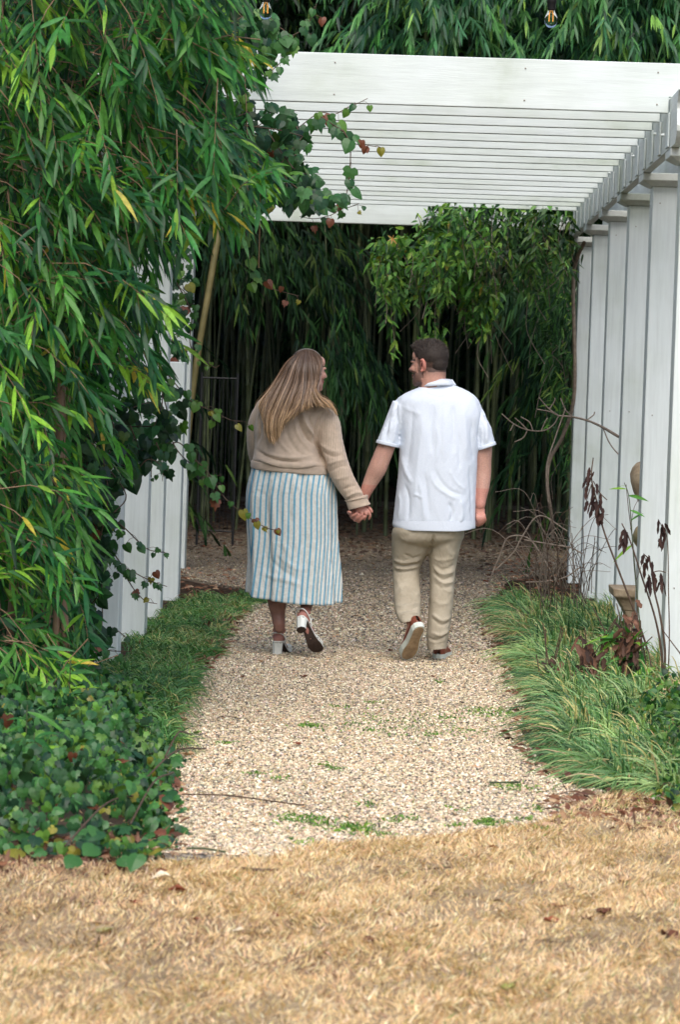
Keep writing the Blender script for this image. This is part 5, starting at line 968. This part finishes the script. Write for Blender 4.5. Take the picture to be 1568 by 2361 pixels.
def hairpt(u, t):                 # u in 0..1 across, t in 0..1 along
    a = np.clip(u, 0, .9999)*(ng-1); i = a.astype(int); fa = (a-i)[:, None]; b_ = np.clip(t, 0, .9999)*(nt_-1); j = b_.astype(int); fb = (b_-j)[:, None]
    fa = fa*fa*(3-2*fa)*.5+fa*.5
    return (GW[i, j]*(1-fb)+GW[i, j+1]*fb)*(1-fa)+(GW[i+1, j]*(1-fb)+GW[i+1, j+1]*fb)*fa
hair = empty('hair', (0, 0, 0), None, None); hair.parent = wm; hair.location = (0, 0, 0)
uu, tt_ = np.meshgrid(np.linspace(0, 1, 50), np.linspace(0, .60, 40), indexing='ij'); V = hairpt(uu.ravel(), tt_.ravel())+np.array([0, .012, 0]); V[:, 1] += .006*np.sin(uu.ravel()*70)*np.clip(tt_.ravel()*2, 0, 1)
i = np.arange(49)[:, None]*40+np.arange(39)[None]; F = np.stack([i, i+1, i+41, i+40], -1).reshape(-1, 4)
HR, HM, HT = np.array([.10, .06, .042]), np.array([.22, .135, .08]), np.array([.52, .35, .20])
def hcol(t, j): t = np.clip(t, 0, 1)[:, None]; return (np.where(t < .5, HR*(1-2*t)+HM*2*t, HM*(2-2*t)+HT*(2*t-1)))*j
MT['hair'] = attrmat('hair', .38, .5, 0, 90)
cap = [ellip(wp(-.02, 0, .038), [tuple(wf*.096), tuple(wl*.082), tuple(wu*.082)], 32), ellip(wp(-.04, 0, -.03), [tuple(wf*.07), tuple(wl*.082), tuple(wu*.1)], 28)]
g = Geo(); g.add(V, F, hcol(tt_.ravel()*.8, .6))
for c_ in cap: g.add(c_[0], c_[1], HR*.8); n0 = g.n-len(c_[0]); g.F3.append(c_[2]+n0)
hv = g.obj('hair_mass', MT['hair'], hair)
S = 3600; K = 16; u0 = R.random(S); u0 = (u0*0+np.linspace(0, 1, S)); t1 = np.where(R.random(S) < .5, R.uniform(.62, 1, S), R.uniform(.85, 1.0, S)); t1 *= 1-.16*np.exp(-((u0-.62)/.16)**2); tl = np.linspace(0, 1, K)
ua = u0[:, None]+(R.normal(size=(S, 1))*.018*tl[None]+.012*np.sin(tl[None]*7+R.random((S, 1))*6.28)*tl[None]*R.normal(size=(S, 1))); ta = t1[:, None]*tl[None]
Pn = hairpt(ua.ravel(), ta.ravel()).reshape(S, K, 3); lay = R.random((S, 1)); Pn[..., 1] -= .002+.012*lay*np.sin(np.pi*np.clip(tl, 0.05, 1))[None]; Pn += (R.normal(size=(S, 1, 3))*np.where(R.random((S, 1, 1)) < .07, .016, .0028))*tl[None, :, None]
clump = np.sin(ua*55)+.7*np.sin(ua*131+1); Pn[..., 1] -= .012*clump*np.clip(tl*2, 0, 1)[None]; Pn[..., 0] += .004*np.sin(tl[None]*8+u0[:, None]*19)*tl[None]**1.5
wdt = (R.uniform(.0009, .0020, S)[:, None]*np.array([.6]+[1]*(K-4)+[.9, .6, .15])[None])[..., None]; T = nrm(np.gradient(Pn, axis=1)); sdv = nrm(np.cross(T, np.array([0, -1, 0])+R.normal(size=(S, 1, 3))*.35))
V = np.stack([Pn-sdv*wdt, Pn+sdv*wdt], 2).reshape(-1, 3); bI = (np.arange(S)*K*2)[:, None]; kI = (np.arange(K-1)*2)[None]; a = bI+kI; F = np.stack([a, a+1, a+3, a+2], -1).reshape(-1, 4)
hl = np.where(R.random((S, 1)) < .14, 1.65, R.uniform(.55, 1.2, (S, 1)))*(.98+.28*clump*np.clip(tl*1.6, .2, 1)[None]).clip(.3, 1.6); tc = (ta*1.05+R.normal(size=(S, 1))*.12); C = hcol(np.repeat(tc.reshape(-1), 2), np.repeat(hl.reshape(-1), 2)[:, None])  # golden streaks are hair colour; locks set back get painted gap shade
o = obj('hair_strands', V, F, MT['hair'], hair, C=C, kind='stuff')
# ---- sandals
m, nt, b = base_mat('white_leather', .3, .5); b.inputs['Base Color'].default_value = (.78, .80, .74, 1); MT['wleather'] = m
MT['dksole'] = noisy('dark_sole', (.035, .02, .014), (.07, .042, .03), 40, .7); MT['metal'] = noisy('buckle_metal', (.25, .24, .2), (.4, .38, .33), 30, .3)
def sandal(F, label=None):
    e = empty('sandal', F(0, 0, 0), None, None); e.parent = wm; e.location = F(0, 0, 0)-wloc(wm)
    if label: e['label'] = label
    out = lambda xs, ws, zf, th: (lambda V: V)(None)
    x = np.linspace(-.008, .235, 22); wv = np.interp(x, [-.008, .0, .03, .08, .13, .17, .21, .228, .235], [.012, .024, .030, .025, .032, .042, .038, .026, .012]); zt = np.interp(x, [-.008, .05, .085, .125, .155, .2, .235], [.080, .078, .062, .030, .014, .010, .016])
    def slab(th0, th1, grow, name, mat):
        top = [[F(a, s_*(w_+grow), z_+th1) for s_ in (1, -1)] for a, w_, z_ in zip(x, wv, zt)]; bot = [[F(a, s_*(w_+grow), z_+th0) for s_ in (1, -1)] for a, w_, z_ in zip(x, wv, zt)]
        V = np.array([[t_[0], t_[1], q[1], q[0]] for t_, q in zip(top, bot)]).reshape(-1, 3); n = len(x); k = np.arange(n-1)[:, None]*4; j = np.arange(4)[None]; Fq = np.stack([k+j, k+(j+1) % 4, k+4+(j+1) % 4, k+4+j], -1).reshape(-1, 4)
        Fq = np.vstack([Fq, [[0, 3, 2, 1]], [[4*n-4, 4*n-3, 4*n-2, 4*n-1]]]); obj(name, V, Fq, mat, e, smooth=False)
    slab(0, .007, 0, 'insole', MT['wleather']); slab(-.006, -.0005, -.001, 'sole', MT['dksole'])
    V = []; hw, hw2 = .029, .026
    for z_, sx, sy in ((.004, .0225, hw2), (.03, .022, .0255), (.06, .026, .028), (.078, .031, hw)):
        for a in np.arange(8)*math.pi/4+math.pi/8: V.append(F(.022+sx*1.08*math.cos(a), sy*1.08*math.sin(a), z_))
    Fq = [(k*8+j, k*8+(j+1) % 8, k*8+8+(j+1) % 8, k*8+8+j) for k in range(3) for j in range(8)]; obj('heel', V, np.array(Fq), MT['wleather'], e, smooth=False)
    V = [F(.022+.0225*1.1*math.cos(a), hw2*1.1*math.sin(a), z_) for z_ in (0, .0045) for a in np.arange(8)*math.pi/4+math.pi/8]; Fq = [(j, (j+1) % 8, 8+(j+1) % 8, 8+j) for j in range(8)]; me = obj('heel_tip', V, [np.array(Fq), np.array([[0, 2, 1], [0, 3, 2], [0, 4, 3], [0, 5, 4], [0, 6, 5], [0, 7, 6]])], MT['dksole'], e, smooth=False)
    strap = lambda pts, r=.0035: obj('strap', *tube(smooth_path([tuple(F(*q)) for q in pts], 6), r, 6), MT['wleather'], e)
    strap([(.085, .030, .07), (.045, .036, .105), (.0, .028, .128), (-.014, 0, .134), (.0, -.028, .128), (.045, -.036, .105), (.085, -.030, .07)])
    strap([(.06, .030, .075), (.075, .034, .12), (.085, .02, .148), (.087, 0, .155), (.085, -.02, .148), (.075, -.034, .12), (.06, -.030, .075)], .003)
    for k in range(4): a = .135+.02*k; strap([(a, .038, .022), (a+.004, .030, .050), (a+.006, 0, .058-.003*k), (a+.004, -.030, .050), (a, -.038, .022)], .004)
    V, Fq = box(-.5, .5, -.5, .5, -.5, .5); V = np.array([tuple(F(.045+v[0]*.014, .038+v[1]*.006, .108+v[2]*.014)) for v in V]); obj('buckle', V, Fq, MT['metal'], e, smooth=False)
sandal(fL); sandal(fR, 'white block heel sandal lifted off the ground, its dark sole showing')
# ------------------------------------------------------------------------------------------------ MAN
mn = empty('person', (.22, YP, 0), 'bearded man with short dark hair in pale blue polo shirt and khaki trousers, walking away', 'person')
mf, ml, mu = frame((-math.cos(math.radians(30)), math.sin(math.radians(30)), -.05), (.0, 0, 1)); mc = W(989, 840, YP+.02); ms = 1.07
hp, mp = head_parts(mc, mf, ml, mu, ms, True)
parts = hp+[ellip(mp(.05, 0, -.09), [tuple(mf*.05), tuple(ml*.045), tuple(mu*.032)], 20)]
parts.append(loft([(1030, 190, 1178, 190, .02, .07, .06), (1036, 260, 1180, 250, .02, .078, .07), (1036, 320, 1180, 300, .02, .08, .07), (1020, 370, 1200, 350, .02, .085, .07)], P1))
parts.append(loft([(1030, 355, 1210, 350, .03, .07, .07), (940, 410, 1330, 410, .03, .10, .1), (930, 560, 1350, 560, .03, .13, .13), (935, 760, 1340, 760, .03, .14, .14), (900, 960, 1335, 960, .03, .15, .15), (905, 1100, 1270, 1100, .03, .14, .13)], P1))
parts += limb([P1(945, 470, .03), P1(892, 570, .0), P1(856, 650, -.01), P1(825, 725, -.01), P1(803, 780, -.01), P1(775, 835, -.0), P1(748, 890, .0), P1(733, 930, .005), P1(722, 965, .01)], [.036, .042, .050, .052, .053, .046, .037, .030, .028])
parts += limb([P1(1330, 470, .03), P1(1378, 570, .03), P1(1388, 660, .04), P1(1386, 740, .045), P1(1385, 800, .05), P1(1380, 880, .04), P1(1371, 940, .03), P1(1368, 980, .02)], [.045, .047, .048, .045, .045, .041, .034, .030])
# right hand hanging, gently curled
H1 = lambda x, y, d: P1(x, y, d)
parts += [ellip(H1(1367, 1018, .02), [(.029, 0, 0), (0, .019, 0), (0, 0, .043)], 20)]
for k, (x, y0, y1, y2, dx) in enumerate([(1390, 1045, 1072, 1082, -14), (1379, 1048, 1082, 1094, -14), (1366, 1050, 1086, 1096, -12), (1353, 1048, 1082, 1088, -8)]):
    parts += limb([H1(x-2, y0-12, .0), H1(x, y0+6, -.008), H1(x+3, y1-6, .004), H1(x+dx, y2-4, .026), H1(x+dx-6, y2-18, .038)], [.0105, .0105, .0098, .0092, .0082])
parts += limb([H1(1350, 1000, .03), H1(1340, 1030, .045), H1(1345, 1058, .05)], [.013, .0115, .0098])
# left hand, its fingers wrapped over the back of her hand
parts += [ellip(HH(560, 960, .035), [(.034, 0, .004), (0, .013, 0), (0, 0, .030)], 20)]
parts += limb([P1(722, 965, .012), HH(880, 760, .03), HH(760, 880, .036)], [.027, .022, .018])
for pts, rs in [([HH(560, 960, .03), HH(420, 950, .012), HH(360, 895, -.008), HH(420, 905, -.028)], (.0105, .0105, .010, .0092)),
                ([HH(600, 1020, .03), HH(470, 1060, .01), HH(500, 1010, -.018), HH(640, 935, -.03)], (.0108, .0108, .0102, .0092)),
                ([HH(650, 1080, .03), HH(560, 1150, .008), HH(640, 1080, -.02), HH(795, 965, -.032)], (.0108, .0108, .0102, .0092)),
                ([HH(730, 1100, .03), HH(680, 1200, .006), HH(740, 1130, -.018), HH(880, 1040, -.028)], (.0102, .0102, .0095, .0086)),
                ([HH(950, 720, .02), HH(1040, 790, .0), HH(1110, 880, -.006)], (.013, .011, .0085))]: parts += limb(pts, rs)
# legs down to the ankles
sL = frame((-.25, .67, -.70), (-.32, .72, .66)); toeL = G(936, 1523, .012); heelL = toeL-sL[0]*.29; mL = ft(heelL, sL)
sR = frame((.13, .99, 0), (0, 0, 1)); hr = G(1011, 1522); mR = ft(Vector((hr.x, hr.y, 0)), sR)
parts += limb([P2(985, 60, .03), P2(965, 280, .12), P2(965, 450, .0), mL(.06, 0, .14), mL(.06, 0, .08)], [.09, .07, .05, .036, .036])
parts += limb([P2(1180, 60, .03), P2(1155, 300, .05), P2(1150, 500, .02), mR(.07, 0, .16), mR(.07, 0, .08)], [.09, .065, .05, .038, .036])
for F_ in (mL, mR): parts += limb([F_(.05, 0, .07), F_(.14, 0, .06), F_(.22, 0, .045)], [.034, .034, .028])
V, F, N = fuse(parts, .0043, 3)
loc = (V-np.array(mc))/ms; a, b_, d = loc @ np.array(mf), loc @ np.array(ml), loc @ np.array(mu); C = skin_col(V, SK_M); head = V[:, 2] > 1.42
C = np.where(head[:, None], C*np.array([.98, .92, .9]), C)
nz = .5*hn(V[:, 0]*60, V[:, 2]*60)+.3*R.normal(size=len(V)); ab = abs(b_)
BD, HRM = np.array([.085, .05, .04]), np.array([.032, .022, .018])
jaw = head & (a > .012+.0*d) & (d < -.028-.35*np.clip(.085-a, 0, .1)+.012*(a < .03)) & (d > -.125); mo = (a > .083)&(abs(d+.060) < .010)&(ab < .024); beard = np.clip((jaw & ~mo)*1.0, 0, 1)
burn = head&(a > -.002)&(a < .034)&(d < .03)&(d > -.075); beard = np.clip(np.maximum(beard, burn*.8)*(.8+.15*nz), 0, 1); C = C*(1-beard[:, None])+BD*beard[:, None]
earm = head&(ab > .0735)&(a > -.032)&(a < .012)&(abs(d+.008) < .045)
hl = -.052+.9*np.clip(a+.02, 0, 1); front = a-(.055-.35*(d-.03)); hm = head&(d > -.045+1.3*np.clip(a+.03, 0, .06))&(a < .052+.2*np.clip(d-.05, -.02, .05))&~earm
fade = np.clip((d+.075)/.055, 0, 1)*(a < -.012); hm2 = np.maximum(hm*1.0, head*fade*.75*(d > -.085)*~earm); hm2 = np.clip(hm2*(.88+.1*nz), 0, 1); C = C*(1-hm2[:, None])+HRM*hm2[:, None]
C[earm] = SK_M*np.array([1.05, .72, .72]); canal = head&(ab > .068)&(abs(a+.002) < .006)&(abs(d+.006) < .010); C[canal] = (.10, .03, .025)
brow = head&(abs(d-.022) < .005)&(ab > .012)&(ab < .05)&(a > .05); C[brow] = BD*.8; ey = head&(abs(d-.003) < .004)&(abs(ab-.031) < .012)&(a > .06); C[ey] = (.09, .05, .04); lipm = (a > .088)&(abs(d+.062) < .007)&(ab < .02)&head; C[lipm] = (.36, .13, .11)
hnd = V[:, 2] < 1.0; C[hnd] *= np.array([.98, .80, .80])
obj('body', V, F, MT['skin'], mn, C=C)
for q in (-1, 1): V, F, F3 = ball(mp(.066, q*.031, .003), .0125*ms, 16); obj('eye', V, [F, F3], MT['eye'], mn)
# short hair: a shaped crop with bristles
hr_ = [ellip(mp(-.012, 0, .046), [tuple(mf*.1*ms), tuple(ml*.080*ms), tuple(mu*.086*ms)], 32), ellip(mp(.03, 0, .085), [tuple(mf*.062*ms), tuple(ml*.062*ms), tuple(mu*.045*ms)], 28), ellip(mp(-.035, 0, .07), [tuple(mf*.066*ms), tuple(ml*.068*ms), tuple(mu*.05*ms)], 24), ellip(mp(-.055, 0, .01), [tuple(mf*.052*ms), tuple(ml*.06*ms), tuple(mu*.065*ms)], 24)]
V, F, N = fuse(hr_, .006, 3); loc = (V-np.array(mc))/ms; a, d = loc @ np.array(mf), loc @ np.array(mu)
low = d < (.0+np.where(a < -.01, -.035, .9*np.clip(a+.01, 0, .1)))
V = np.where(low[:, None], V-N*.03, V); fr_ = (a > .075)&(d < .07); V = np.where(fr_[:, None], V-np.array(mf)*.03, V)
MT['crop'] = noisy('short_dark_hair', (.016, .011, .009), (.05, .035, .027), 160, .6, .8, 220, .006)
hh = obj('hair', V, F, MT['crop'], mn)
okv = np.where(~low & ~fr_)[0]; q = R.choice(okv, 5200); D = nrm(N[q]*.8+np.array(mu)*.55+np.array(mf)*.12+R.normal(size=(5200, 3))*.28); tp = np.clip((loc[q] @ np.array(mu)-.04)/.06, .12, 1)
Vb, Fb, Cb = blades(V[q], D, R.uniform(.004, .013, 5200)*(.35+.8*tp), .0016, .1, mixcol(5200, [(.03, .02, .016), (.07, .05, .038), (.13, .1, .08)], [3, 2, .7]), [1, .8, .2]); obj('bristles', Vb, Fb, MT['hair'], hh, C=Cb, kind='stuff')
# ---- polo shirt
SH = [(1062, 322, 1192, 312, .02, .075, .06), (1005, 345, 1248, 332, .025, .09, .07), (940, 376, 1318, 366, .03, .115, .09), (905, 408, 1362, 412, .03, .135, .11), (903, 470, 1383, 490, .03, .15, .13), (918, 560, 1366, 590, .03, .165, .15), (923, 660, 1356, 680, .03, .172, .16), (917, 790, 1350, 790, .03, .178, .165), (907, 900, 1345, 900, .03, .18, .17), (895, 1000, 1342, 1000, .03, .18, .17), (888, 1070, 1341, 1075, .03, .178, .168)]
sh = [loft(SH, P1), loft([(888, 405, 1010, 500, .02, .08, .08), (858, 482, 960, 550, .01, .07, .07), (828, 560, 928, 600, .0, .07, .07), (798, 638, 917, 664, -.01, .068, .068)], P1, 30, 6, .95), loft([(1270, 480, 1352, 395, .02, .08, .08), (1330, 545, 1394, 500, .025, .07, .07), (1350, 605, 1428, 565, .03, .07, .07), (1356, 680, 1451, 648, .035, .066, .068)], P1, 30, 6, .95)]
sh += limb([P1(985, 455, .03), P1(938, 482, .02), P1(912, 535, .01), P1(888, 580, .0)], [.055, .058, .056, .056])+limb([P1(1280, 455, .03), P1(1330, 478, .03), P1(1358, 535, .03), P1(1382, 580, .03)], [.055, .058, .056, .056])
V, F, N = fuse(sh, .007, 5)
fs = [([(932, 385), (905, 450), (922, 560), (926, 650)], 6, -.014), ([(1342, 392), (1377, 470), (1362, 560), (1358, 660)], 6, -.014), ([(1058, 345), (1085, 375), (1150, 388), (1205, 372), (1225, 345)], 3, -.003), ([(1055, 440), (1045, 600), (1020, 800), (1005, 1000)], 22, .008), ([(1000, 430), (985, 600), (960, 800)], 16, -.008), ([(1110, 430), (1100, 560), (1100, 700)], 14, -.008), ([(1170, 430), (1170, 600), (1160, 750)], 16, .007), ([(1215, 420), (1225, 560), (1215, 700)], 12, -.008), ([(1270, 420), (1285, 560), (1290, 740)], 16, .008), ([(1325, 500), (1320, 620), (1335, 760)], 12, -.007),
      ([(1090, 790), (1120, 870), (1200, 930), (1260, 950)], 8, .005), ([(1110, 770), (1150, 850), (1210, 905), (1290, 930)], 8, -.005), ([(1195, 780), (1230, 850), (1290, 900)], 8, .004), ([(1060, 800), (1078, 930), (1088, 1060)], 10, -.006), ([(1030, 830), (1052, 960), (1062, 1080)], 10, .006), ([(930, 700), (960, 800), (1000, 870)], 12, .007), ([(1190, 960), (1215, 1020), (1200, 1090)], 10, -.008), ([(1260, 940), (1270, 1020), (1255, 1090)], 12, .008), ([(920, 900), (930, 980), (915, 1060)], 9, .007), ([(950, 860), (975, 950), (970, 1080)], 10, -.008), ([(1310, 760), (1320, 900), (1325, 1080)], 9, -.009), ([(1000, 920), (1030, 930), (1050, 945)], 6, .006),
      ([(905, 430), (880, 500), (870, 590)], 8, .010), ([(895, 470), (860, 550), (845, 630)], 7, -.010), ([(915, 520), (895, 590), (890, 650)], 6, .008), ([(850, 540), (830, 600), (822, 645)], 6, .006), ([(1395, 500), (1405, 570), (1400, 650)], 8, .008), ([(1375, 500), (1385, 580), (1380, 670)], 7, -.008), ([(940, 440), (1000, 470), (1050, 480)], 12, .004), ([(1130, 540), (1135, 640), (1120, 760)], 8, .006), ([(1245, 560), (1255, 680), (1250, 800)], 8, -.006)]
V = folds(V, N, fs, A1); V += N*(.0010*hn(V[:, 0]*20, V[:, 2]*16))[:, None]
m, nt, b = base_mat('pale_blue_cotton', .85, .2); b.inputs['Sheen Weight'].default_value = .15; v = mapping(nt); n1 = noise(nt, 250, 3, v); c = ramp(nt, n1.outputs[0], [(.3, (.63, .70, .80)), (.7, (.71, .77, .86))]); nt.links.new(c.outputs[0], b.inputs['Base Color']); crease(nt, b, 6, .13, .010); MT['polo'] = m
shirt = obj('polo_shirt', V, F, MT['polo'], mn)
V, F, _ = loft([(889, 1060, 1342, 1062, .03, .181, .17), (886, 1085, 1342, 1095, .03, .182, .17), (890, 1098, 1340, 1106, .03, .181, .168), (892, 1099, 1338, 1107, .03, .176, .165)], P1, 60, 5, .86, False); V[:, 2] -= .014*np.clip((-(V[:, 1]-YP-.03)-.08)/.08, 0, 1)*(np.arange(len(V)) >= 60*5); obj('shirt_hem', V, F, MT['polo'], shirt)
for rg in ([(804, 622, 922, 648, -.01, .070, .070), (797, 640, 917, 667, -.01, .0705, .0705)], [(1355, 662, 1447, 632, .035, .068, .070), (1357, 682, 1452, 650, .035, .069, .071)]):
    V, F, _ = loft([rg[0], rg[1]], P1, 30, 3, .95, False); o = obj('sleeve_band', V, F, MT['polo'], shirt); sl = o.modifiers.new('s', 'SOLIDIFY'); sl.thickness = .004
# collar: stand + turned-down leaf
HC_ = lambda x, y, d: W(909.4+.12*x, 765.2+.12*y, YP+.02+d)
ring = [(470, 1052, 0), (500, 1000, -.03), (600, 1005, -.07), (780, 1040, -.088), (960, 1035, -.085), (1100, 1040, -.05), (1168, 1052, .0)]; top = [(500, 985, .01), (545, 962, -.025), (660, 950, -.06), (800, 935, -.075), (900, 906, -.07), (1000, 905, -.045), (1068, 908, .0)]
ring2 = [(462, 1062, .01), (520, 1050, -.045), (640, 1045, -.085), (790, 1036, -.1), (960, 1028, -.098), (1110, 1035, -.06), (1170, 1058, .005)]
Lr = [smooth_path([tuple(HC_(*q)) for q in s_], 4) for s_ in (ring2, ring2, top)]; Lr[1] = Lr[0]*.45+Lr[2]*.55+np.array([0, -.006, .002]); inn = Lr[2]+np.array([0, .012, -.02]); V = np.vstack([Lr[0], Lr[1], Lr[2], inn]); n = len(Lr[0]); F = np.array([(r*n+k, r*n+k+1, (r+1)*n+k+1, (r+1)*n+k) for r in range(3) for k in range(n-1)])
o = obj('collar', V, F, MT['polo'], shirt); sl = o.modifiers.new('s', 'SOLIDIFY'); sl.thickness = .003
# front half of the collar, away from the camera
V, F, _ = loft([(1022, 330, 1236, 322, .05, .05, .06), (1035, 300, 1215, 292, .05, .05, .06)], P1, 30, 3, .95, False); V[:, 1] = np.maximum(V[:, 1], YP+.03); obj('collar_front', V, F, MT['polo'], shirt)
# ---- trousers
tr = [loft([(930, -120, 1270, -115, .03, .13, .13), (922, 0, 1270, 0, .03, .14, .13), (908, 55, 1270, 55, .03, .15, .13), (888, 100, 1281, 100, .03, .162, .14), (886, 150, 1276, 150, .03, .15, .13), (930, 185, 1230, 185, .04, .11, .1)], P2),
      loft([(912, 40, 1120, 50, .03, .13, .11), (884, 105, 1115, 105, .03, .15, .13), (882, 150, 1108, 150, .05, .14, .12), (882, 220, 1085, 220, .08, .125, .11), (884, 280, 1052, 280, .1, .11, .10), (886, 330, 1036, 325, .1, .1, .09), (889, 400, 1036, 395, .05, .095, .085), (893, 470, 1041, 465, -.03, .09, .08), (899, 540, 1040, 545, -.11, .085, .08), (914, 590, 1038, 580, -.16, .075, .075), (932, 612, 1022, 592, -.19, .06, .06)], P2, 36),
      loft([(1080, 40, 1255, 50, .03, .13, .11), (1081, 105, 1278, 105, .03, .15, .13), (1083, 150, 1270, 150, .04, .13, .12), (1085, 220, 1252, 220, .05, .115, .11), (1088, 300, 1236, 300, .05, .1, .1), (1091, 380, 1227, 380, .04, .092, .09), (1090, 470, 1222, 470, .02, .09, .085), (1082, 560, 1213, 560, .0, .085, .08), (1074, 650, 1200, 650, -.02, .075, .075), (1073, 710, 1190, 700, -.02, .07, .07), (1078, 752, 1182, 744, -.02, .066, .066)], P2, 36)]
V, F, N = fuse(tr, .007, 4)
fs = [([(884, 262), (950, 280), (1050, 262)], 7, .010), ([(884, 283), (950, 300), (1042, 285)], 5, -.012), ([(887, 303), (950, 316), (1036, 300)], 6, .011), ([(890, 325), (950, 332), (1010, 318)], 5, -.009), ([(940, 230), (1000, 255), (1050, 240)], 7, -.006), ([(900, 350), (930, 420), (940, 500)], 12, .005), ([(920, 440), (980, 430), (1035, 470)], 8, .009), ([(915, 470), (970, 462), (1030, 500)], 6, -.008), ([(905, 520), (960, 520), (1030, 500)], 7, .009), ([(912, 545), (970, 540), (1036, 520)], 6, -.009), ([(925, 575), (975, 555), (1030, 560)], 7, .010), ([(990, 560), (1010, 580), (1030, 600)], 5, -.008), ([(900, 400), (960, 380), (1020, 400)], 9, .005),
      ([(1112, 120), (1108, 160), (1095, 200), (1086, 240)], 6, -.020), ([(1100, 250), (1160, 270), (1240, 250)], 9, .006), ([(1108, 285), (1160, 320), (1235, 290)], 8, -.008), ([(1110, 300), (1160, 345), (1232, 322)], 7, .012), ([(1105, 330), (1160, 372), (1228, 352)], 6, -.012), ([(1115, 350), (1165, 395), (1226, 380)], 7, .011), ([(1110, 385), (1160, 420), (1225, 405)], 7, -.007), ([(1140, 400), (1190, 440), (1222, 435)], 7, .006), ([(1100, 560), (1160, 600), (1210, 575)], 7, .010), ([(1100, 585), (1155, 622), (1208, 600)], 6, -.010), ([(1095, 660), (1150, 680), (1200, 650)], 7, .010), ([(1078, 690), (1130, 706), (1192, 670)], 5, -.011), ([(1110, 480), (1150, 510), (1200, 500)], 10, .005), ([(1180, 180), (1200, 230), (1240, 240)], 10, .005), ([(900, 120), (960, 160), (1060, 180)], 14, .004), ([(1078, 722), (1130, 730), (1188, 712)], 3, -.004)]
V = folds(V, N, fs, A2); V += N*(.0014*hn(V[:, 0]*22, V[:, 2]*18))[:, None]
MT['khaki'] = noisy('khaki_cotton', (.37, .32, .235), (.47, .415, .32), 12, .85, .3, 320, .002, .2); crease(MT['khaki'].node_tree, MT['khaki'].node_tree.nodes['Principled BSDF'], 8, .22); tro = obj('trousers', V, F, MT['khaki'], mn)
V, F, _ = loft([(1074, 728, 1186, 722, -.02, .071, .071), (1078, 755, 1184, 747, -.02, .071, .071)], P2, 30, 3, .9, False); o = obj('turn_up', V, F, MT['khaki'], tro)
# ---- shoes
MT['brown'] = noisy('brown_leather', (.17, .04, .018), (.26, .065, .03), 30, .45, .2, 200, .002); m, nt, b = base_mat('white_rubber', .6, .4); b.inputs['Base Color'].default_value = (.66, .70, .62, 1); MT['wrub'] = m
m, nt, b = base_mat('worn_gum_sole', .85, .2); v = mapping(nt); n1 = noise(nt, 25, 6, v, .7); n2 = noise(nt, 160, 3, v); c = ramp(nt, n1.outputs[0], [(.3, (.30, .2, .11)), (.55, (.48, .34, .2)), (.7, (.55, .4, .25))]); nt.links.new(c.outputs[0], b.inputs['Base Color']); bump(nt, b, n2.outputs[0], .5, .002); MT['gum'] = m
def shoe(F, label, bend=0):
    e = empty('shoe', F(0, 0, 0), None, None); e.parent = mn; e.location = F(0, 0, 0)-wloc(mn); e['label'] = label
    x = np.linspace(0, 1, 26); X = -.012+.30*x; wl_ = np.interp(x, [0, .04, .12, .3, .5, .68, .82, .93, .98, 1], [.012, .028, .037, .036, .037, .048, .047, .034, .02, .006]); wr_ = np.interp(x, [0, .04, .12, .3, .5, .68, .82, .93, .98, 1], [.012, .028, .037, .034, .040, .052, .050, .038, .024, .006])
    def ringsect(z0, z1, g0, g1, name, mat, drop=True, cap=False):
        V = []
        for z_, gg in ((z0, g0), (z1, g1)):
            for s_ in (1, -1):
                idx = range(26) if s_ > 0 else range(25, -1, -1)
                for k in idx: V.append(F(X[k]+(gg if 0 < k < 25 else gg*1.0)*(0 if 1 < k < 24 else (1 if k >= 24 else -1)), s_*((wl_ if s_ > 0 else wr_)[k]+gg), z_))
        n = 52; Fq = np.array([(k, (k+1) % n, n+(k+1) % n, n+k) for k in range(n)]); fl = [Fq]
        if cap:
            Q = np.array([(k, k+1, 50-k, 51-k) for k in range(25)]); fl = [np.vstack([Fq, Q])]
            if cap > 1: fl = [np.vstack([Fq, Q, Q+n])]
        return obj(name, V, fl[0], mat, e, smooth=False)
    ringsect(.0, .004, -.007, -.006, 'outsole', MT['gum'], cap=2); ringsect(.003, .036, 0.0, .001, 'midsole', MT['wrub'], cap=2)
    zt = np.interp(x, [0, .08, .25, .38, .5, .65, .85, 1], [.085, .1, .1, .105, .088, .066, .05, .034]); V = []; na = 14
    for k in range(26):
        for j in range(na):
            t = math.pi*j/(na-1); w_ = (wl_[k] if math.cos(t) > 0 else wr_[k])-.002; V.append(F(X[k]+.003*(1 if k == 0 else 0), abs(math.cos(t))**.75*math.copysign(1, math.cos(t))*w_, .028+(zt[k]-.028)*math.sin(t)**.65))
    i = np.arange(25)[:, None]*na+np.arange(na-1)[None]; Fq = np.stack([i, i+1, i+na+1, i+na], -1).reshape(-1, 4); obj('upper', V, Fq, MT['brown'], e)
    for k in range(4):
        a = .135+.018*k; z_ = float(np.interp((a+.012)/.3, x, zt)); obj('lace', *tube(smooth_path([tuple(F(a, .022, z_-.006)), tuple(F(a+.004, 0, z_+.006)), tuple(F(a, -.022, z_-.006))], 4), .0022, 5), MT['rubber'], e)
    for s_ in (1, -1): obj('lace', *tube(smooth_path([tuple(F(.14, 0, .105)), tuple(F(.15, s_*.03, .11)), tuple(F(.165, s_*.055, .085))], 4), .0025, 5), MT['rubber'], e)
    return e
shoe(mL, 'brown leather sneaker lifted at the heel, its tan sole facing back'); shoe(mR, 'brown leather sneaker flat on the gravel')
# sock-dark gap at the lifted ankle
obj('sock', *limb([mL(.055, 0, .10), mL(.075, 0, .15)], [.037, .036])[0][:2], MT['rubber'], mn)
